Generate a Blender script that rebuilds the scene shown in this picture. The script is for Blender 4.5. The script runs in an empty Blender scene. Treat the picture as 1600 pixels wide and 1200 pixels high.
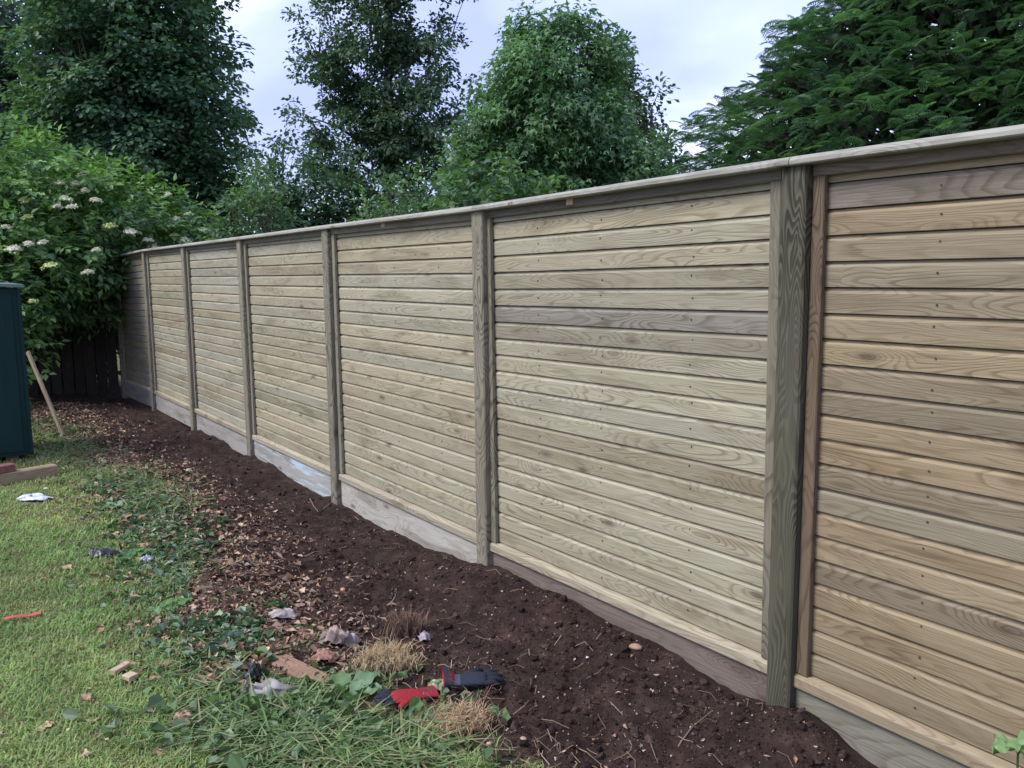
import bpy, math, random
import numpy as np
from mathutils import Matrix, Vector

# ------------------------------------------------------------------ camera, sky, sun, exposure
SC = bpy.context.scene
COL = SC.collection
FPX, PITCH, ROLL = 1320.0, 0.12673, 0.01105          # focal length in photo pixels (1600 wide), tilt down, roll
CAMZ = 1.60
cam_data = bpy.data.cameras.new('camera')
cam_data.sensor_width = 36.0
cam_data.lens = 36.0 * FPX / 1600.0
cam_data.clip_start = 0.05
cam_data.clip_end = 2000.0
cam = bpy.data.objects.new('camera', cam_data)
COL.objects.link(cam)
cam.matrix_world = Matrix.Translation((0, 0, CAMZ)) @ Matrix.Rotation(math.pi / 2 - PITCH, 4, 'X') @ Matrix.Rotation(-ROLL, 4, 'Z')
SC.camera = cam

SUN_DIR = Vector((-0.62, -0.20, 0.76)).normalized()     # towards the sun: high, over the lawn side
SUN_EL = math.asin(SUN_DIR.z)
SUN_AZ = math.atan2(SUN_DIR.x, SUN_DIR.y)
world = bpy.data.worlds.new('World')
SC.world = world
world.use_nodes = True
wn, wl = world.node_tree.nodes, world.node_tree.links
wn.clear()
w_out = wn.new('ShaderNodeOutputWorld')
w_bg = wn.new('ShaderNodeBackground')
w_bg.inputs['Strength'].default_value = 0.10
w_sky = wn.new('ShaderNodeTexSky')
w_sky.sky_type = 'NISHITA'
w_sky.sun_disc = False
w_sky.sun_elevation = SUN_EL
w_sky.sun_rotation = SUN_AZ
w_sky.dust_density = 2.0
w_tc = wn.new('ShaderNodeTexCoord')
w_sep = wn.new('ShaderNodeSeparateXYZ')
wl.new(w_tc.outputs['Generated'], w_sep.inputs[0])
w_add = wn.new('ShaderNodeMath'); w_add.operation = 'ADD'; w_add.inputs[1].default_value = 0.22
w_max = wn.new('ShaderNodeMath'); w_max.operation = 'MAXIMUM'; w_max.inputs[1].default_value = 0.10
wl.new(w_sep.outputs['Z'], w_add.inputs[0]); wl.new(w_add.outputs[0], w_max.inputs[0])
w_dx = wn.new('ShaderNodeMath'); w_dx.operation = 'DIVIDE'
w_dy = wn.new('ShaderNodeMath'); w_dy.operation = 'DIVIDE'
wl.new(w_sep.outputs['X'], w_dx.inputs[0]); wl.new(w_max.outputs[0], w_dx.inputs[1])
wl.new(w_sep.outputs['Y'], w_dy.inputs[0]); wl.new(w_max.outputs[0], w_dy.inputs[1])
w_comb = wn.new('ShaderNodeCombineXYZ')
wl.new(w_dx.outputs[0], w_comb.inputs[0]); wl.new(w_dy.outputs[0], w_comb.inputs[1]); w_comb.inputs[2].default_value = 3.7
w_noise = wn.new('ShaderNodeTexNoise')
w_noise.inputs['Scale'].default_value = 1.15; w_noise.inputs['Detail'].default_value = 5.0; w_noise.inputs['Roughness'].default_value = 0.52
w_noise.inputs['Distortion'].default_value = 0.35
wl.new(w_comb.outputs[0], w_noise.inputs['Vector'])
w_ramp = wn.new('ShaderNodeValToRGB')
w_ramp.color_ramp.elements[0].position = 0.34; w_ramp.color_ramp.elements[0].color = (0.36, 0.42, 0.76, 1)
w_ramp.color_ramp.elements[1].position = 0.66; w_ramp.color_ramp.elements[1].color = (0.82, 0.87, 1.0, 1)
e = w_ramp.color_ramp.elements.new(0.50); e.color = (0.50, 0.57, 0.93, 1)
wl.new(w_noise.outputs['Fac'], w_ramp.inputs['Fac'])
w_mul = wn.new('ShaderNodeVectorMath'); w_mul.operation = 'SCALE'; w_mul.inputs['Scale'].default_value = 7.1
wl.new(w_ramp.outputs['Color'], w_mul.inputs[0])
w_mix = wn.new('ShaderNodeMix'); w_mix.data_type = 'RGBA'; w_mix.inputs['Factor'].default_value = 0.88
wl.new(w_sky.outputs['Color'], w_mix.inputs['A']); wl.new(w_mul.outputs['Vector'], w_mix.inputs['B'])
wl.new(w_mix.outputs['Result'], w_bg.inputs['Color'])
wl.new(w_bg.outputs[0], w_out.inputs[0])

sun_data = bpy.data.lights.new('sun', 'SUN')
sun_data.energy = 1.5
sun_data.angle = math.radians(22)
sun_data.color = (1.0, 0.965, 0.90)
sun = bpy.data.objects.new('sun', sun_data)
COL.objects.link(sun)
sun.rotation_euler = SUN_DIR.to_track_quat('Z', 'Y').to_euler()
sun.location = (0, 0, 30)

SC.view_settings.view_transform = 'Standard'
SC.view_settings.look = 'None'
SC.view_settings.gamma = 1.0
SC.view_settings.use_curve_mapping = False
SC.view_settings.exposure = 1.30
SC.render.engine = 'CYCLES'
SC.cycles.use_denoising = True
SC.cycles.max_bounces = 5
SC.cycles.diffuse_bounces = 3
SC.cycles.glossy_bounces = 2
SC.cycles.transparent_max_bounces = 4

# ------------------------------------------------------------------ helpers
R = np.random.default_rng(7)
ANG = 0.61334
FA = np.array([0.89768, 2.87073])                       # far front edge of the nearest visible post, on the ground
FD = np.array([-math.sin(ANG), math.cos(ANG)])          # along the fence, away from the camera
FN = np.array([-math.cos(ANG), -math.sin(ANG)])         # out of the fence, towards the lawn


def fw(t, s, z=0.0):
    """fence coordinates (along, out, up) -> world"""
    p = FA + FD * t + FN * s
    return (float(p[0]), float(p[1]), float(z))


def ts(x, y):
    dx, dy = x - FA[0], y - FA[1]
    return dx * FD[0] + dy * FD[1], dx * FN[0] + dy * FN[1]


def ray(px, py):
    u, v = (px - 800.0) / FPX, (600.0 - py) / FPX
    cr, sr, c, s = math.cos(ROLL), math.sin(ROLL), math.cos(PITCH), math.sin(PITCH)
    xc, yc = u * cr + v * sr, -u * sr + v * cr
    return np.array([xc, c + yc * s, -s + yc * c])


def gp(px, py, z=0.0):
    """photo pixel -> the ground point it shows (x, y)"""
    d = ray(px, py)
    k = (z - CAMZ) / d[2]
    return float(d[0] * k), float(d[1] * k)


def _lat(seed):
    return np.random.default_rng(seed).random((64, 64))


_LATS = [_lat(s) for s in range(100, 112)]


def vnoise(x, y, k=0):
    L = _LATS[k % 12]
    xi, yi = np.floor(x).astype(int), np.floor(y).astype(int)
    fx, fy = x - xi, y - yi
    fx, fy = fx * fx * (3 - 2 * fx), fy * fy * (3 - 2 * fy)
    a, b = L[xi % 64, yi % 64], L[(xi + 1) % 64, yi % 64]
    c, d = L[xi % 64, (yi + 1) % 64], L[(xi + 1) % 64, (yi + 1) % 64]
    return (a * (1 - fx) + b * fx) * (1 - fy) + (c * (1 - fx) + d * fx) * fy


def fbm(x, y, octs=4, k=0, gain=0.5):
    a, o, n = 1.0, 0.0, 0.0
    for i in range(octs):
        o = o + a * vnoise(x * 2 ** i + 3.7 * i, y * 2 ** i + 9.1 * i, k + i)
        n += a
        a *= gain
    return o / n


PT = [-1.93, 0.0, 1.916, 3.885, 5.80, 7.72, 9.60, 11.50]     # far edge of each post along the fence
PZ = [0.02, 0.015, 0.03, -0.04, -0.03, -0.04, -0.05, -0.07]   # soil level at each post


def soil_mask(x, y):
    t, s = ts(x, y)
    edge = np.interp(t, [-3, 0, 0.6, 1.7, 3, 4.2, 6, 8, 9.5, 13], [0.95, 0.95, 0.93, 1.12, 1.02, 0.92, 0.80, 1.1, 1.25, 1.4])
    edge = edge + (fbm(x * 2.2, y * 2.2, 4, 3, .6) - 0.5) * 0.85
    m = np.clip((edge - s) / 0.22 + 0.5, 0, 1)
    return np.where((s < -0.2) | (t > 13.5) | (t < -4), 0.0, m)


def litter_mask(x, y):
    t, s = ts(x, y)
    c_ = np.interp(t, [0.8, 1.3, 2, 3, 4, 5, 6, 8, 10.5], [1.25, 1.28, 1.22, 1.12, 1.02, 0.98, 0.95, 1.0, 1.1])
    w_ = np.interp(t, [0.8, 1.3, 2, 3, 5, 7, 9, 10.5], [.12, .30, .40, .40, .36, .36, .42, .5])
    f_ = np.exp(-((s - c_) / w_) ** 2) * np.interp(t, [.7, 1.2, 10.5, 11.5], [0, 1, 1, 0])
    return np.clip(f_ * (0.35 + 1.9 * np.clip(fbm(x * 2.4, y * 2.4, 4, 8) - .22, 0, 1)) * 1.25, 0, 1)


def ground_z(x, y):
    x, y = np.asarray(x, float), np.asarray(y, float)
    t, s = ts(x, y)
    m = soil_mask(x, y)
    base = np.interp(t, PT, PZ) * np.exp(-np.clip(s - 0.1, 0, 9) / 0.45)
    # the little heap of spoil banked against the board to the right of the nearest post, and a ridge along the bed
    heap = 0.085 * np.exp(-(((t + 0.20) / 0.17) ** 2 + ((s - 0.06) / 0.15) ** 2))
    heap = heap + 0.045 * np.exp(-((s - 0.10) / 0.20) ** 2) * np.interp(t, [0.2, 0.6, 1.5, 1.9, 2.4, 3], [0, 0.9, 1, .6, 0.5, 0])
    heap = heap + (fbm(t * 2.3, t * 0 + 4.0, 3, 6) - .5) * .11 * np.exp(-np.clip(s, 0, 9) / .16) * ((t > -1.5) & (t < 12))
    rough = (fbm(x * 1.6, y * 1.6, 3, 1) - 0.5) * 0.10 + (fbm(x * 7, y * 7, 3, 5) - 0.5) * 0.060 + (fbm(x * 28, y * 28, 3, 7) - 0.5) * 0.042
    lawn = (fbm(x * 0.9, y * 0.9, 3, 2) - 0.5) * 0.05
    fade = np.exp(-(np.maximum(np.abs(x) - 8, 0) + np.maximum(np.abs(y - 6) - 8, 0)) / 6.0)
    return (base + heap) * fade + (rough * m * np.clip(0.35 + s * 2, 0.35, 1) + lawn * (1 - m)) * fade


def gz(x, y):
    return float(ground_z(np.array([x]), np.array([y]))[0])


class MB:
    """collects vertices and faces, then links them as ONE mesh object"""
    def __init__(self):
        self.v, self.f, self.c, self.n = [], [], [], 0

    def add(self, V, F, col=None):
        V = np.asarray(V, float).reshape(-1, 3)
        F = np.asarray(F, int)
        self.v.append(V)
        self.f.append(F + self.n)
        if col is None:
            col = (1, 1, 1)
        col = np.asarray(col, float)
        self.c.append(np.broadcast_to(col, (len(V), 3)) if col.ndim == 1 else col)
        self.n += len(V)

    def mesh(self, name, mat=None, smooth=False):
        V = np.concatenate(self.v); C = np.concatenate(self.c)
        me = bpy.data.meshes.new(name)
        me.vertices.add(len(V)); me.vertices.foreach_set('co', V.ravel())
        idx = np.concatenate([f.ravel() for f in self.f])
        cnt = np.concatenate([np.full(len(f), f.shape[1]) for f in self.f])
        st = np.concatenate([[0], np.cumsum(cnt)[:-1]])
        me.loops.add(len(idx)); me.loops.foreach_set('vertex_index', idx.astype(np.int32))
        me.polygons.add(len(cnt)); me.polygons.foreach_set('loop_start', st.astype(np.int32))
        try:
            me.polygons.foreach_set('loop_total', cnt.astype(np.int32))
        except Exception:
            pass
        at = me.attributes.new('col', 'FLOAT_COLOR', 'POINT')
        at.data.foreach_set('color', np.concatenate([C, np.ones((len(C), 1))], 1).ravel())
        me.polygons.foreach_set('use_smooth', np.full(len(cnt), bool(smooth)))
        me.update(calc_edges=True)
        me.validate()
        if mat:
            me.materials.append(mat)
        return me

    def build(self, name, mat=None, parent=None, smooth=False):
        return link(name, self.mesh(name, mat, smooth), parent)


def link(name, me, parent=None):
    o = bpy.data.objects.new(name, me)
    COL.objects.link(o)
    if parent is not None:
        o.parent = parent
    return o


def empty(name, loc=(0, 0, 0), rz=0.0):
    o = bpy.data.objects.new(name, None)
    o.empty_display_size = 0.2
    COL.objects.link(o)
    o.location = loc
    o.rotation_euler = (0, 0, rz)
    return o


def tag(o, label=None, cat=None, group=None, kind=None):
    if label: o['label'] = label
    if cat: o['category'] = cat
    if group: o['group'] = group
    if kind: o['kind'] = kind
    return o


BOXF = np.array([[0, 3, 2, 1], [4, 5, 6, 7], [0, 1, 5, 4], [1, 2, 6, 5], [2, 3, 7, 6], [3, 0, 4, 7]])


def boxv(x0, x1, y0, y1, z0, z1):
    return np.array([[x0, y0, z0], [x1, y0, z0], [x1, y1, z0], [x0, y1, z0], [x0, y0, z1], [x1, y0, z1], [x1, y1, z1], [x0, y1, z1]], float)


def bevel_box(mb, x0, x1, y0, y1, z0, z1, b=0.004):
    """bar along X with its long edges chamfered"""
    prof = [(y0 + b, z0), (y1 - b, z0), (y1, z0 + b), (y1, z1 - b), (y1 - b, z1), (y0 + b, z1), (y0, z1 - b), (y0, z0 + b)]
    extrude_x(mb, prof, x0, x1)


def extrude_x(mb, prof, x0, x1, nseg=1, wob=None):
    n = len(prof)
    V, F = [], []
    for i in range(nseg + 1):
        x = x0 + (x1 - x0) * i / nseg
        for (y, z) in prof:
            V.append((x, y, z))
    for i in range(nseg):
        for k in range(n):
            a, b_ = i * n + k, i * n + (k + 1) % n
            F.append((a, b_, b_ + n, a + n))
    mb.add(V, F)
    mb.f.append(np.array([list(range(n))[::-1]]) + mb.n - len(V))
    mb.f.append(np.array([[nseg * n + k for k in range(n)]]) + mb.n - len(V))


def tube(mb, pts, rad, sides=6, col=None, cap=True):
    P = np.asarray(pts, float)
    m = len(P)
    rad = np.broadcast_to(np.asarray(rad, float), (m,))
    T = np.gradient(P, axis=0)
    T /= np.linalg.norm(T, axis=1, keepdims=True) + 1e-9
    ref = np.array([0.0, 0.0, 1.0]) if abs(T[0][2]) < 0.9 else np.array([1.0, 0.0, 0.0])
    U = np.cross(T, ref); U /= np.linalg.norm(U, axis=1, keepdims=True) + 1e-9
    W = np.cross(T, U)
    a = np.arange(sides) * 2 * math.pi / sides
    V = P[:, None, :] + rad[:, None, None] * (np.cos(a)[None, :, None] * U[:, None, :] + np.sin(a)[None, :, None] * W[:, None, :])
    i = np.arange(m - 1)[:, None] * sides
    k = np.arange(sides)[None, :]
    F = np.stack([i + k, i + (k + 1) % sides, i + sides + (k + 1) % sides, i + sides + k], -1).reshape(-1, 4)
    mb.add(V.reshape(-1, 3), F, col)
    if cap:
        mb.f.append(np.array([list(range(sides))[::-1]]) + mb.n - m * sides)
        mb.f.append(np.array([[(m - 1) * sides + q for q in range(sides)]]) + mb.n - m * sides)


def unit(a):
    return a / (np.linalg.norm(a, axis=-1, keepdims=True) + 1e-9)


TEMPL = {
    'oval': (np.array([[0, 0, 0], [.45, .27, .05], [1, 0, -.08], [.45, -.27, .05]]), np.array([[0, 2, 1], [0, 3, 2]])),
    'oak': (np.array([[0, 0, 0], [.35, .16, .03], [.7, .30, .03], [1, 0, -.06], [.7, -.30, .03], [.35, -.16, .03]]),
            np.array([[0, 2, 1], [0, 3, 2], [0, 4, 3], [0, 5, 4]])),
    'lobed': (np.array([[.30, 0, .0], [0, 0, 0], [.12, .44, .0], [.42, .20, .04], [.72, .46, -.06], [.70, .17, .03], [1.0, 0, -.10],
                        [.70, -.17, .03], [.72, -.46, -.06], [.42, -.20, .04], [.12, -.44, .0]]),
              np.array([[0, 3, 2], [0, 5, 4], [0, 4, 3], [0, 6, 5], [0, 7, 6], [0, 8, 7], [0, 9, 8], [0, 10, 9], [0, 2, 1], [0, 1, 10]])),
    'round': (np.array([[0, 0, 0], [.28, .34, .04], [.68, .34, .03], [1, 0, -.10], [.68, -.34, .03], [.28, -.34, .04]]),
              np.array([[0, 2, 1], [0, 3, 2], [0, 4, 3], [0, 5, 4]])),
    'star': (np.array([[0, 0, 0], [.30, .46, -.03], [.42, .15, .03], [1, 0, -.10], [.42, -.15, .03], [.30, -.46, -.03]]),
             np.array([[0, 2, 1], [0, 3, 2], [0, 4, 3], [0, 5, 4]])),
}


def add_leaves(mb, pos, d, n, size, kind, col, wide=None, curl=None):
    """pos, direction of the leaf, leaf normal, length"""
    T, F = TEMPL[kind]
    d = unit(d)
    side = unit(np.cross(n, d))
    n = np.cross(d, side)
    N, K = len(pos), len(T)
    s = np.asarray(size)[:, None, None]
    wd = 1.0 if wide is None else wide[:, None, None]
    cu = 1.0 if curl is None else curl[:, None, None]
    V = pos[:, None, :] + s * (T[None, :, 0:1] * d[:, None, :] + wd * T[None, :, 1:2] * side[:, None, :] + cu * T[None, :, 2:3] * n[:, None, :])
    if wide is not None:
        V = V + s * R.normal(0, .06, V.shape)
    FF = (F[None] + (np.arange(N) * K)[:, None, None]).reshape(-1, 3)
    mb.add(V.reshape(-1, 3), FF, np.repeat(col, K, axis=0))


# ------------------------------------------------------------------ materials
def new_mat(name):
    m = bpy.data.materials.new(name)
    m.use_nodes = True
    nt = m.node_tree
    nt.nodes.clear()
    return m, nt, nt.nodes.new('ShaderNodeOutputMaterial')


def N(nt, typ, **kw):
    n = nt.nodes.new(typ)
    for k, v in kw.items():
        setattr(n, k, v)
    return n


def setin(n, **kw):
    for k, v in kw.items():
        n.inputs[k.replace('_', ' ')].default_value = v
    return n


def math_node(nt, op, a, b=None, clamp=False):
    n = N(nt, 'ShaderNodeMath', operation=op)
    n.use_clamp = clamp
    for i, v in enumerate((a, b)):
        if v is None:
            continue
        if isinstance(v, (int, float)):
            n.inputs[i].default_value = v
        else:
            nt.links.new(v, n.inputs[i])
    return n.outputs[0]


def mixc(nt, fac, a, b, blend='MIX'):
    n = N(nt, 'ShaderNodeMix', data_type='RGBA', blend_type=blend)
    for key, v in (('Factor', fac), ('A', a), ('B', b)):
        if isinstance(v, (int, float)):
            n.inputs[key].default_value = v
        elif isinstance(v, tuple):
            n.inputs[key].default_value = (*v, 1) if len(v) == 3 else v
        else:
            nt.links.new(v, n.inputs[key])
    return n.outputs['Result']


def ramp(nt, fac, *stops):
    n = N(nt, 'ShaderNodeValToRGB')
    cr = n.color_ramp
    while len(cr.elements) < len(stops):
        cr.elements.new(0.5)
    for el, (p, c) in zip(cr.elements, stops):
        el.position = p
        el.color = (*c, 1) if isinstance(c, tuple) else (c, c, c, 1)
    nt.links.new(fac, n.inputs['Fac'])
    return n.outputs['Color']


def noise(nt, vec, scale=1.0, detail=2.0, rough=0.5, dist=0.0):
    n = N(nt, 'ShaderNodeTexNoise')
    setin(n, Scale=scale, Detail=detail, Roughness=rough, Distortion=dist)
    nt.links.new(vec, n.inputs['Vector'])
    return n.outputs['Fac']


def vscale(nt, vec, sc, add=None):
    n = N(nt, 'ShaderNodeVectorMath', operation='MULTIPLY')
    nt.links.new(vec, n.inputs[0])
    n.inputs[1].default_value = sc
    if add is None:
        return n.outputs[0]
    a = N(nt, 'ShaderNodeVectorMath', operation='ADD')
    nt.links.new(n.outputs[0], a.inputs[0]); nt.links.new(add, a.inputs[1])
    return a.outputs[0]


def wood(name, rings=9.0, contrast=0.5, zfreq=8.0, stain=0.55, lin=18.0, xfreq=1.15, rough=0.62, bump=0.25, dark=(0.50, 0.46, 0.40), wide=0.0):
    """sawn softwood, grain along the piece's own X; each piece is tinted by its object colour"""
    m, nt, out = new_mat(name)
    L = nt.links
    tc = N(nt, 'ShaderNodeTexCoord')
    oi = N(nt, 'ShaderNodeObjectInfo')
    seed = N(nt, 'ShaderNodeCombineXYZ')
    L.new(math_node(nt, 'MULTIPLY', oi.outputs['Random'], 371.0), seed.inputs[0])
    L.new(math_node(nt, 'MULTIPLY', oi.outputs['Random'], 913.0), seed.inputs[2])
    obj = tc.outputs['Object']
    seeded = N(nt, 'ShaderNodeVectorMath', operation='ADD')
    L.new(obj, seeded.inputs[0]); L.new(seed.outputs[0], seeded.inputs[1])
    # growth rings: contours of a smooth field drawn out along the piece
    field = noise(nt, vscale(nt, obj, (xfreq, 6.0, zfreq), seed.outputs[0]), 1.0, 1.6, 0.35, 0.35)
    sepx = N(nt, 'ShaderNodeSeparateXYZ'); L.new(obj, sepx.inputs[0])
    # the amount of straight grain differs from piece to piece
    k = math_node(nt, 'MULTIPLY', math_node(nt, 'SUBTRACT', math_node(nt, 'FRACT', math_node(nt, 'MULTIPLY', oi.outputs['Random'], 57.3)), 0.35), lin)
    wob = noise(nt, vscale(nt, obj, (6.0, 20.0, 26.0), seed.outputs[0]), 1.0, 2.0, 0.5)
    ph = math_node(nt, 'ADD', math_node(nt, 'MULTIPLY', field, rings), math_node(nt, 'MULTIPLY', sepx.outputs['Z'], k))
    ph = math_node(nt, 'ADD', ph, math_node(nt, 'MULTIPLY', wob, 0.55))
    vor = N(nt, 'ShaderNodeTexVoronoi'); setin(vor, Scale=1.0, Randomness=1.0)
    L.new(vscale(nt, obj, (2.6, 1.0, 7.5), seed.outputs[0]), vor.inputs['Vector'])
    swirl = ramp(nt, vor.outputs['Distance'], (0.0, 1.0), (0.15, 0.55), (0.42, 0.0))
    ph = math_node(nt, 'ADD', ph, math_node(nt, 'MULTIPLY', swirl, 5.0))
    saw = math_node(nt, 'FRACT', ph)
    ring = ramp(nt, saw, (0.0, 0.0), (0.50 - 0.4 * wide, 0.05), (0.82 - 0.35 * wide, 1.0), (0.92, 0.9), (1.0, 0.0))
    vis = ramp(nt, noise(nt, vscale(nt, obj, (0.9, 1.0, 4.0), seed.outputs[0]), 1.3, 2.0), (0.34, 0.25), (0.62, 1.0))
    ringv = math_node(nt, 'MULTIPLY', ring, vis)
    fibre = noise(nt, vscale(nt, obj, (5.0, 160.0, 210.0), seed.outputs[0]), 1.0, 3.0, 0.6)
    # knots, a few per piece
    knot = ramp(nt, vor.outputs['Distance'], (0.045, 1.0), (0.10, 0.45), (0.17, 0.0))
    base = oi.outputs['Color']
    blot = noise(nt, vscale(nt, obj, (1.6, 2.0, 9.0), seed.outputs[0]), 1.0, 4.0, 0.6, 0.6)
    c = mixc(nt, math_node(nt, 'MULTIPLY', ramp(nt, blot, (0.50, 0.0), (0.66, 1.0)), stain), base, mixc(nt, 1.0, base, (0.68, 0.64, 0.60), 'MULTIPLY'))
    pale = ramp(nt, noise(nt, vscale(nt, obj, (0.8, 2.0, 12.0), seed.outputs[0]), 1.7, 3.0), (0.52, 0.0), (0.70, 0.5))
    c = mixc(nt, pale, c, mixc(nt, 1.0, c, (1.16, 1.18, 1.16), 'MULTIPLY'))
    c = mixc(nt, math_node(nt, 'MULTIPLY', ringv, contrast), c, mixc(nt, 1.0, c, dark, 'MULTIPLY'))
    c = mixc(nt, 0.8, c, ramp(nt, fibre, (0.25, 0.72), (0.75, 1.20)), 'MULTIPLY')
    c = mixc(nt, math_node(nt, 'MULTIPLY', knot, 0.75), c, (0.075, 0.050, 0.035))
    b = N(nt, 'ShaderNodeBsdfPrincipled')
    setin(b, Roughness=rough)
    b.inputs['Specular IOR Level'].default_value = 0.30
    L.new(c, b.inputs['Base Color'])
    bp = N(nt, 'ShaderNodeBump'); setin(bp, Strength=bump, Distance=0.004)
    L.new(math_node(nt, 'ADD', math_node(nt, 'MULTIPLY', ringv, -0.5), fibre), bp.inputs['Height'])
    L.new(bp.outputs[0], b.inputs['Normal'])
    L.new(b.outputs[0], out.inputs[0])
    return m


def leafmat(name, trans=0.32, rough=0.5, gloss=0.35):
    m, nt, out = new_mat(name)
    L = nt.links
    at = N(nt, 'ShaderNodeAttribute', attribute_name='col')
    b = N(nt, 'ShaderNodeBsdfPrincipled'); setin(b, Roughness=rough)
    b.inputs['Specular IOR Level'].default_value = gloss
    L.new(at.outputs['Color'], b.inputs['Base Color'])
    t = N(nt, 'ShaderNodeBsdfTranslucent')
    L.new(mixc(nt, 1.0, at.outputs['Color'], (1.15, 1.35, 0.55), 'MULTIPLY'), t.inputs['Color'])
    mx = N(nt, 'ShaderNodeMixShader'); mx.inputs[0].default_value = trans
    L.new(b.outputs[0], mx.inputs[1]); L.new(t.outputs[0], mx.inputs[2])
    L.new(mx.outputs[0], out.inputs[0])
    return m


def colmat(name, rough=0.85, spec=0.25, scale=30.0, amt=0.25, bump=0.0, use_attr=True, color=(0.5, 0.5, 0.5), detail=4.0):
    """plain rough material: vertex tint or one colour, broken up by noise"""
    m, nt, out = new_mat(name)
    L = nt.links
    tc = N(nt, 'ShaderNodeTexCoord')
    n = noise(nt, tc.outputs['Object'], scale, detail, 0.6)
    if use_attr:
        at = N(nt, 'ShaderNodeAttribute', attribute_name='col')
        src = at.outputs['Color']
    else:
        rgb = N(nt, 'ShaderNodeRGB'); rgb.outputs[0].default_value = (*color, 1)
        src = rgb.outputs[0]
    c = mixc(nt, 1.0, src, ramp(nt, n, (0.25, 1 - amt), (0.75, 1 + amt)), 'MULTIPLY')
    b = N(nt, 'ShaderNodeBsdfPrincipled'); setin(b, Roughness=rough)
    b.inputs['Specular IOR Level'].default_value = spec
    L.new(c, b.inputs['Base Color'])
    if bump:
        bp = N(nt, 'ShaderNodeBump'); setin(bp, Strength=bump, Distance=0.01)
        L.new(n, bp.inputs['Height']); L.new(bp.outputs[0], b.inputs['Normal'])
    L.new(b.outputs[0], out.inputs[0])
    return m


M = {}
M['board'] = wood('board_wood', 27.0, 0.74, 9.0, 0.80, 46.0, bump=0.3, dark=(0.52, 0.47, 0.40))
M['post'] = wood('post_wood', 22.0, 0.95, 6.5, 0.4, 30.0, 2.0, 0.7, 0.6, (0.36, 0.34, 0.30))
M['near_post'] = wood('near_post_wood', 34.0, 1.0, 9.0, 0.35, 20.0, 1.25, 0.75, 0.8, (0.30, 0.29, 0.24), 0.8)
M['rough_wood'] = wood('rough_wood', 14.0, 0.45, 8.0, 0.9, 30.0, 1.6, 0.8, 0.4)
M['leaf'] = leafmat('leaf_green')
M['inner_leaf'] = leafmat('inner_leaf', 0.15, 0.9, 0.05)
M['glossy_leaf'] = leafmat('glossy_leaf', 0.25, 0.4, 0.45)
M['grass'] = leafmat('grass_blades', 0.30, 0.6, 0.25)
M['bark'] = colmat('bark', 0.95, 0.1, 22.0, 0.5, 0.8)
M['soil_bits'] = colmat('soil_bits', 1.0, 0.1, 60.0, 0.35, 0.5)
M['litter'] = colmat('dry_litter', 0.9, 0.15, 40.0, 0.25)
M['petal'] = colmat('petal', 0.8, 0.2, 80.0, 0.08)


def ground_material():
    m, nt, out = new_mat('ground_soil_and_lawn')
    L = nt.links
    tc = N(nt, 'ShaderNodeTexCoord')
    at = N(nt, 'ShaderNodeAttribute', attribute_name='col')
    sep = N(nt, 'ShaderNodeSeparateColor'); L.new(at.outputs['Color'], sep.inputs[0])
    v = tc.outputs['Object']
    n1 = noise(nt, v, 9.0, 6.0, 0.65)
    n2 = noise(nt, v, 70.0, 5.0, 0.7)
    n3 = noise(nt, v, 2.2, 3.0, 0.5)
    soil = ramp(nt, n1, (0.30, (0.018, 0.0112, 0.0098)), (0.55, (0.040, 0.0245, 0.0205)), (0.78, (0.080, 0.053, 0.043)))
    soil = mixc(nt, 0.8, soil, ramp(nt, n2, (0.25, 0.62), (0.75, 1.40)), 'MULTIPLY')
    soil = mixc(nt, ramp(nt, n3, (.48, 0.0), (.68, .55)), soil, mixc(nt, 1.0, soil, (1.45, 1.38, 1.34), 'MULTIPLY'))
    crumbs = ramp(nt, noise(nt, v, 240.0, 2.0, 0.5), (0.70, 0.0), (0.76, 0.5))
    soil = mixc(nt, crumbs, soil, (0.20, 0.15, 0.12))
    lawn = ramp(nt, n1, (0.3, (0.075, 0.080, 0.036)), (0.7, (0.16, 0.165, 0.08)))
    lawn = mixc(nt, ramp(nt, n3, (0.45, 0.0), (0.7, 0.6)), lawn, (0.12, 0.095, 0.055))
    lawn = mixc(nt, sep.outputs[1], lawn, ramp(nt, n2, (.3, (0.050, 0.034, 0.027)), (.7, (0.15, 0.105, 0.078))))
    c = mixc(nt, sep.outputs[0], lawn, soil)
    b = N(nt, 'ShaderNodeBsdfPrincipled'); setin(b, Roughness=0.95)
    b.inputs['Specular IOR Level'].default_value = 0.15
    L.new(c, b.inputs['Base Color'])
    bp = N(nt, 'ShaderNodeBump'); setin(bp, Strength=0.8, Distance=0.012)
    L.new(math_node(nt, 'ADD', n1, n2), bp.inputs['Height']); L.new(bp.outputs[0], b.inputs['Normal'])
    L.new(b.outputs[0], out.inputs[0])
    return m


# ------------------------------------------------------------------ ground
def graded(lo, hi, fine, coarse, far, n_far):
    a = np.arange(lo, hi, fine)
    g = np.geomspace(coarse, far, n_far)
    return np.concatenate([(lo - g)[::-1], a, hi + g])


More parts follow.
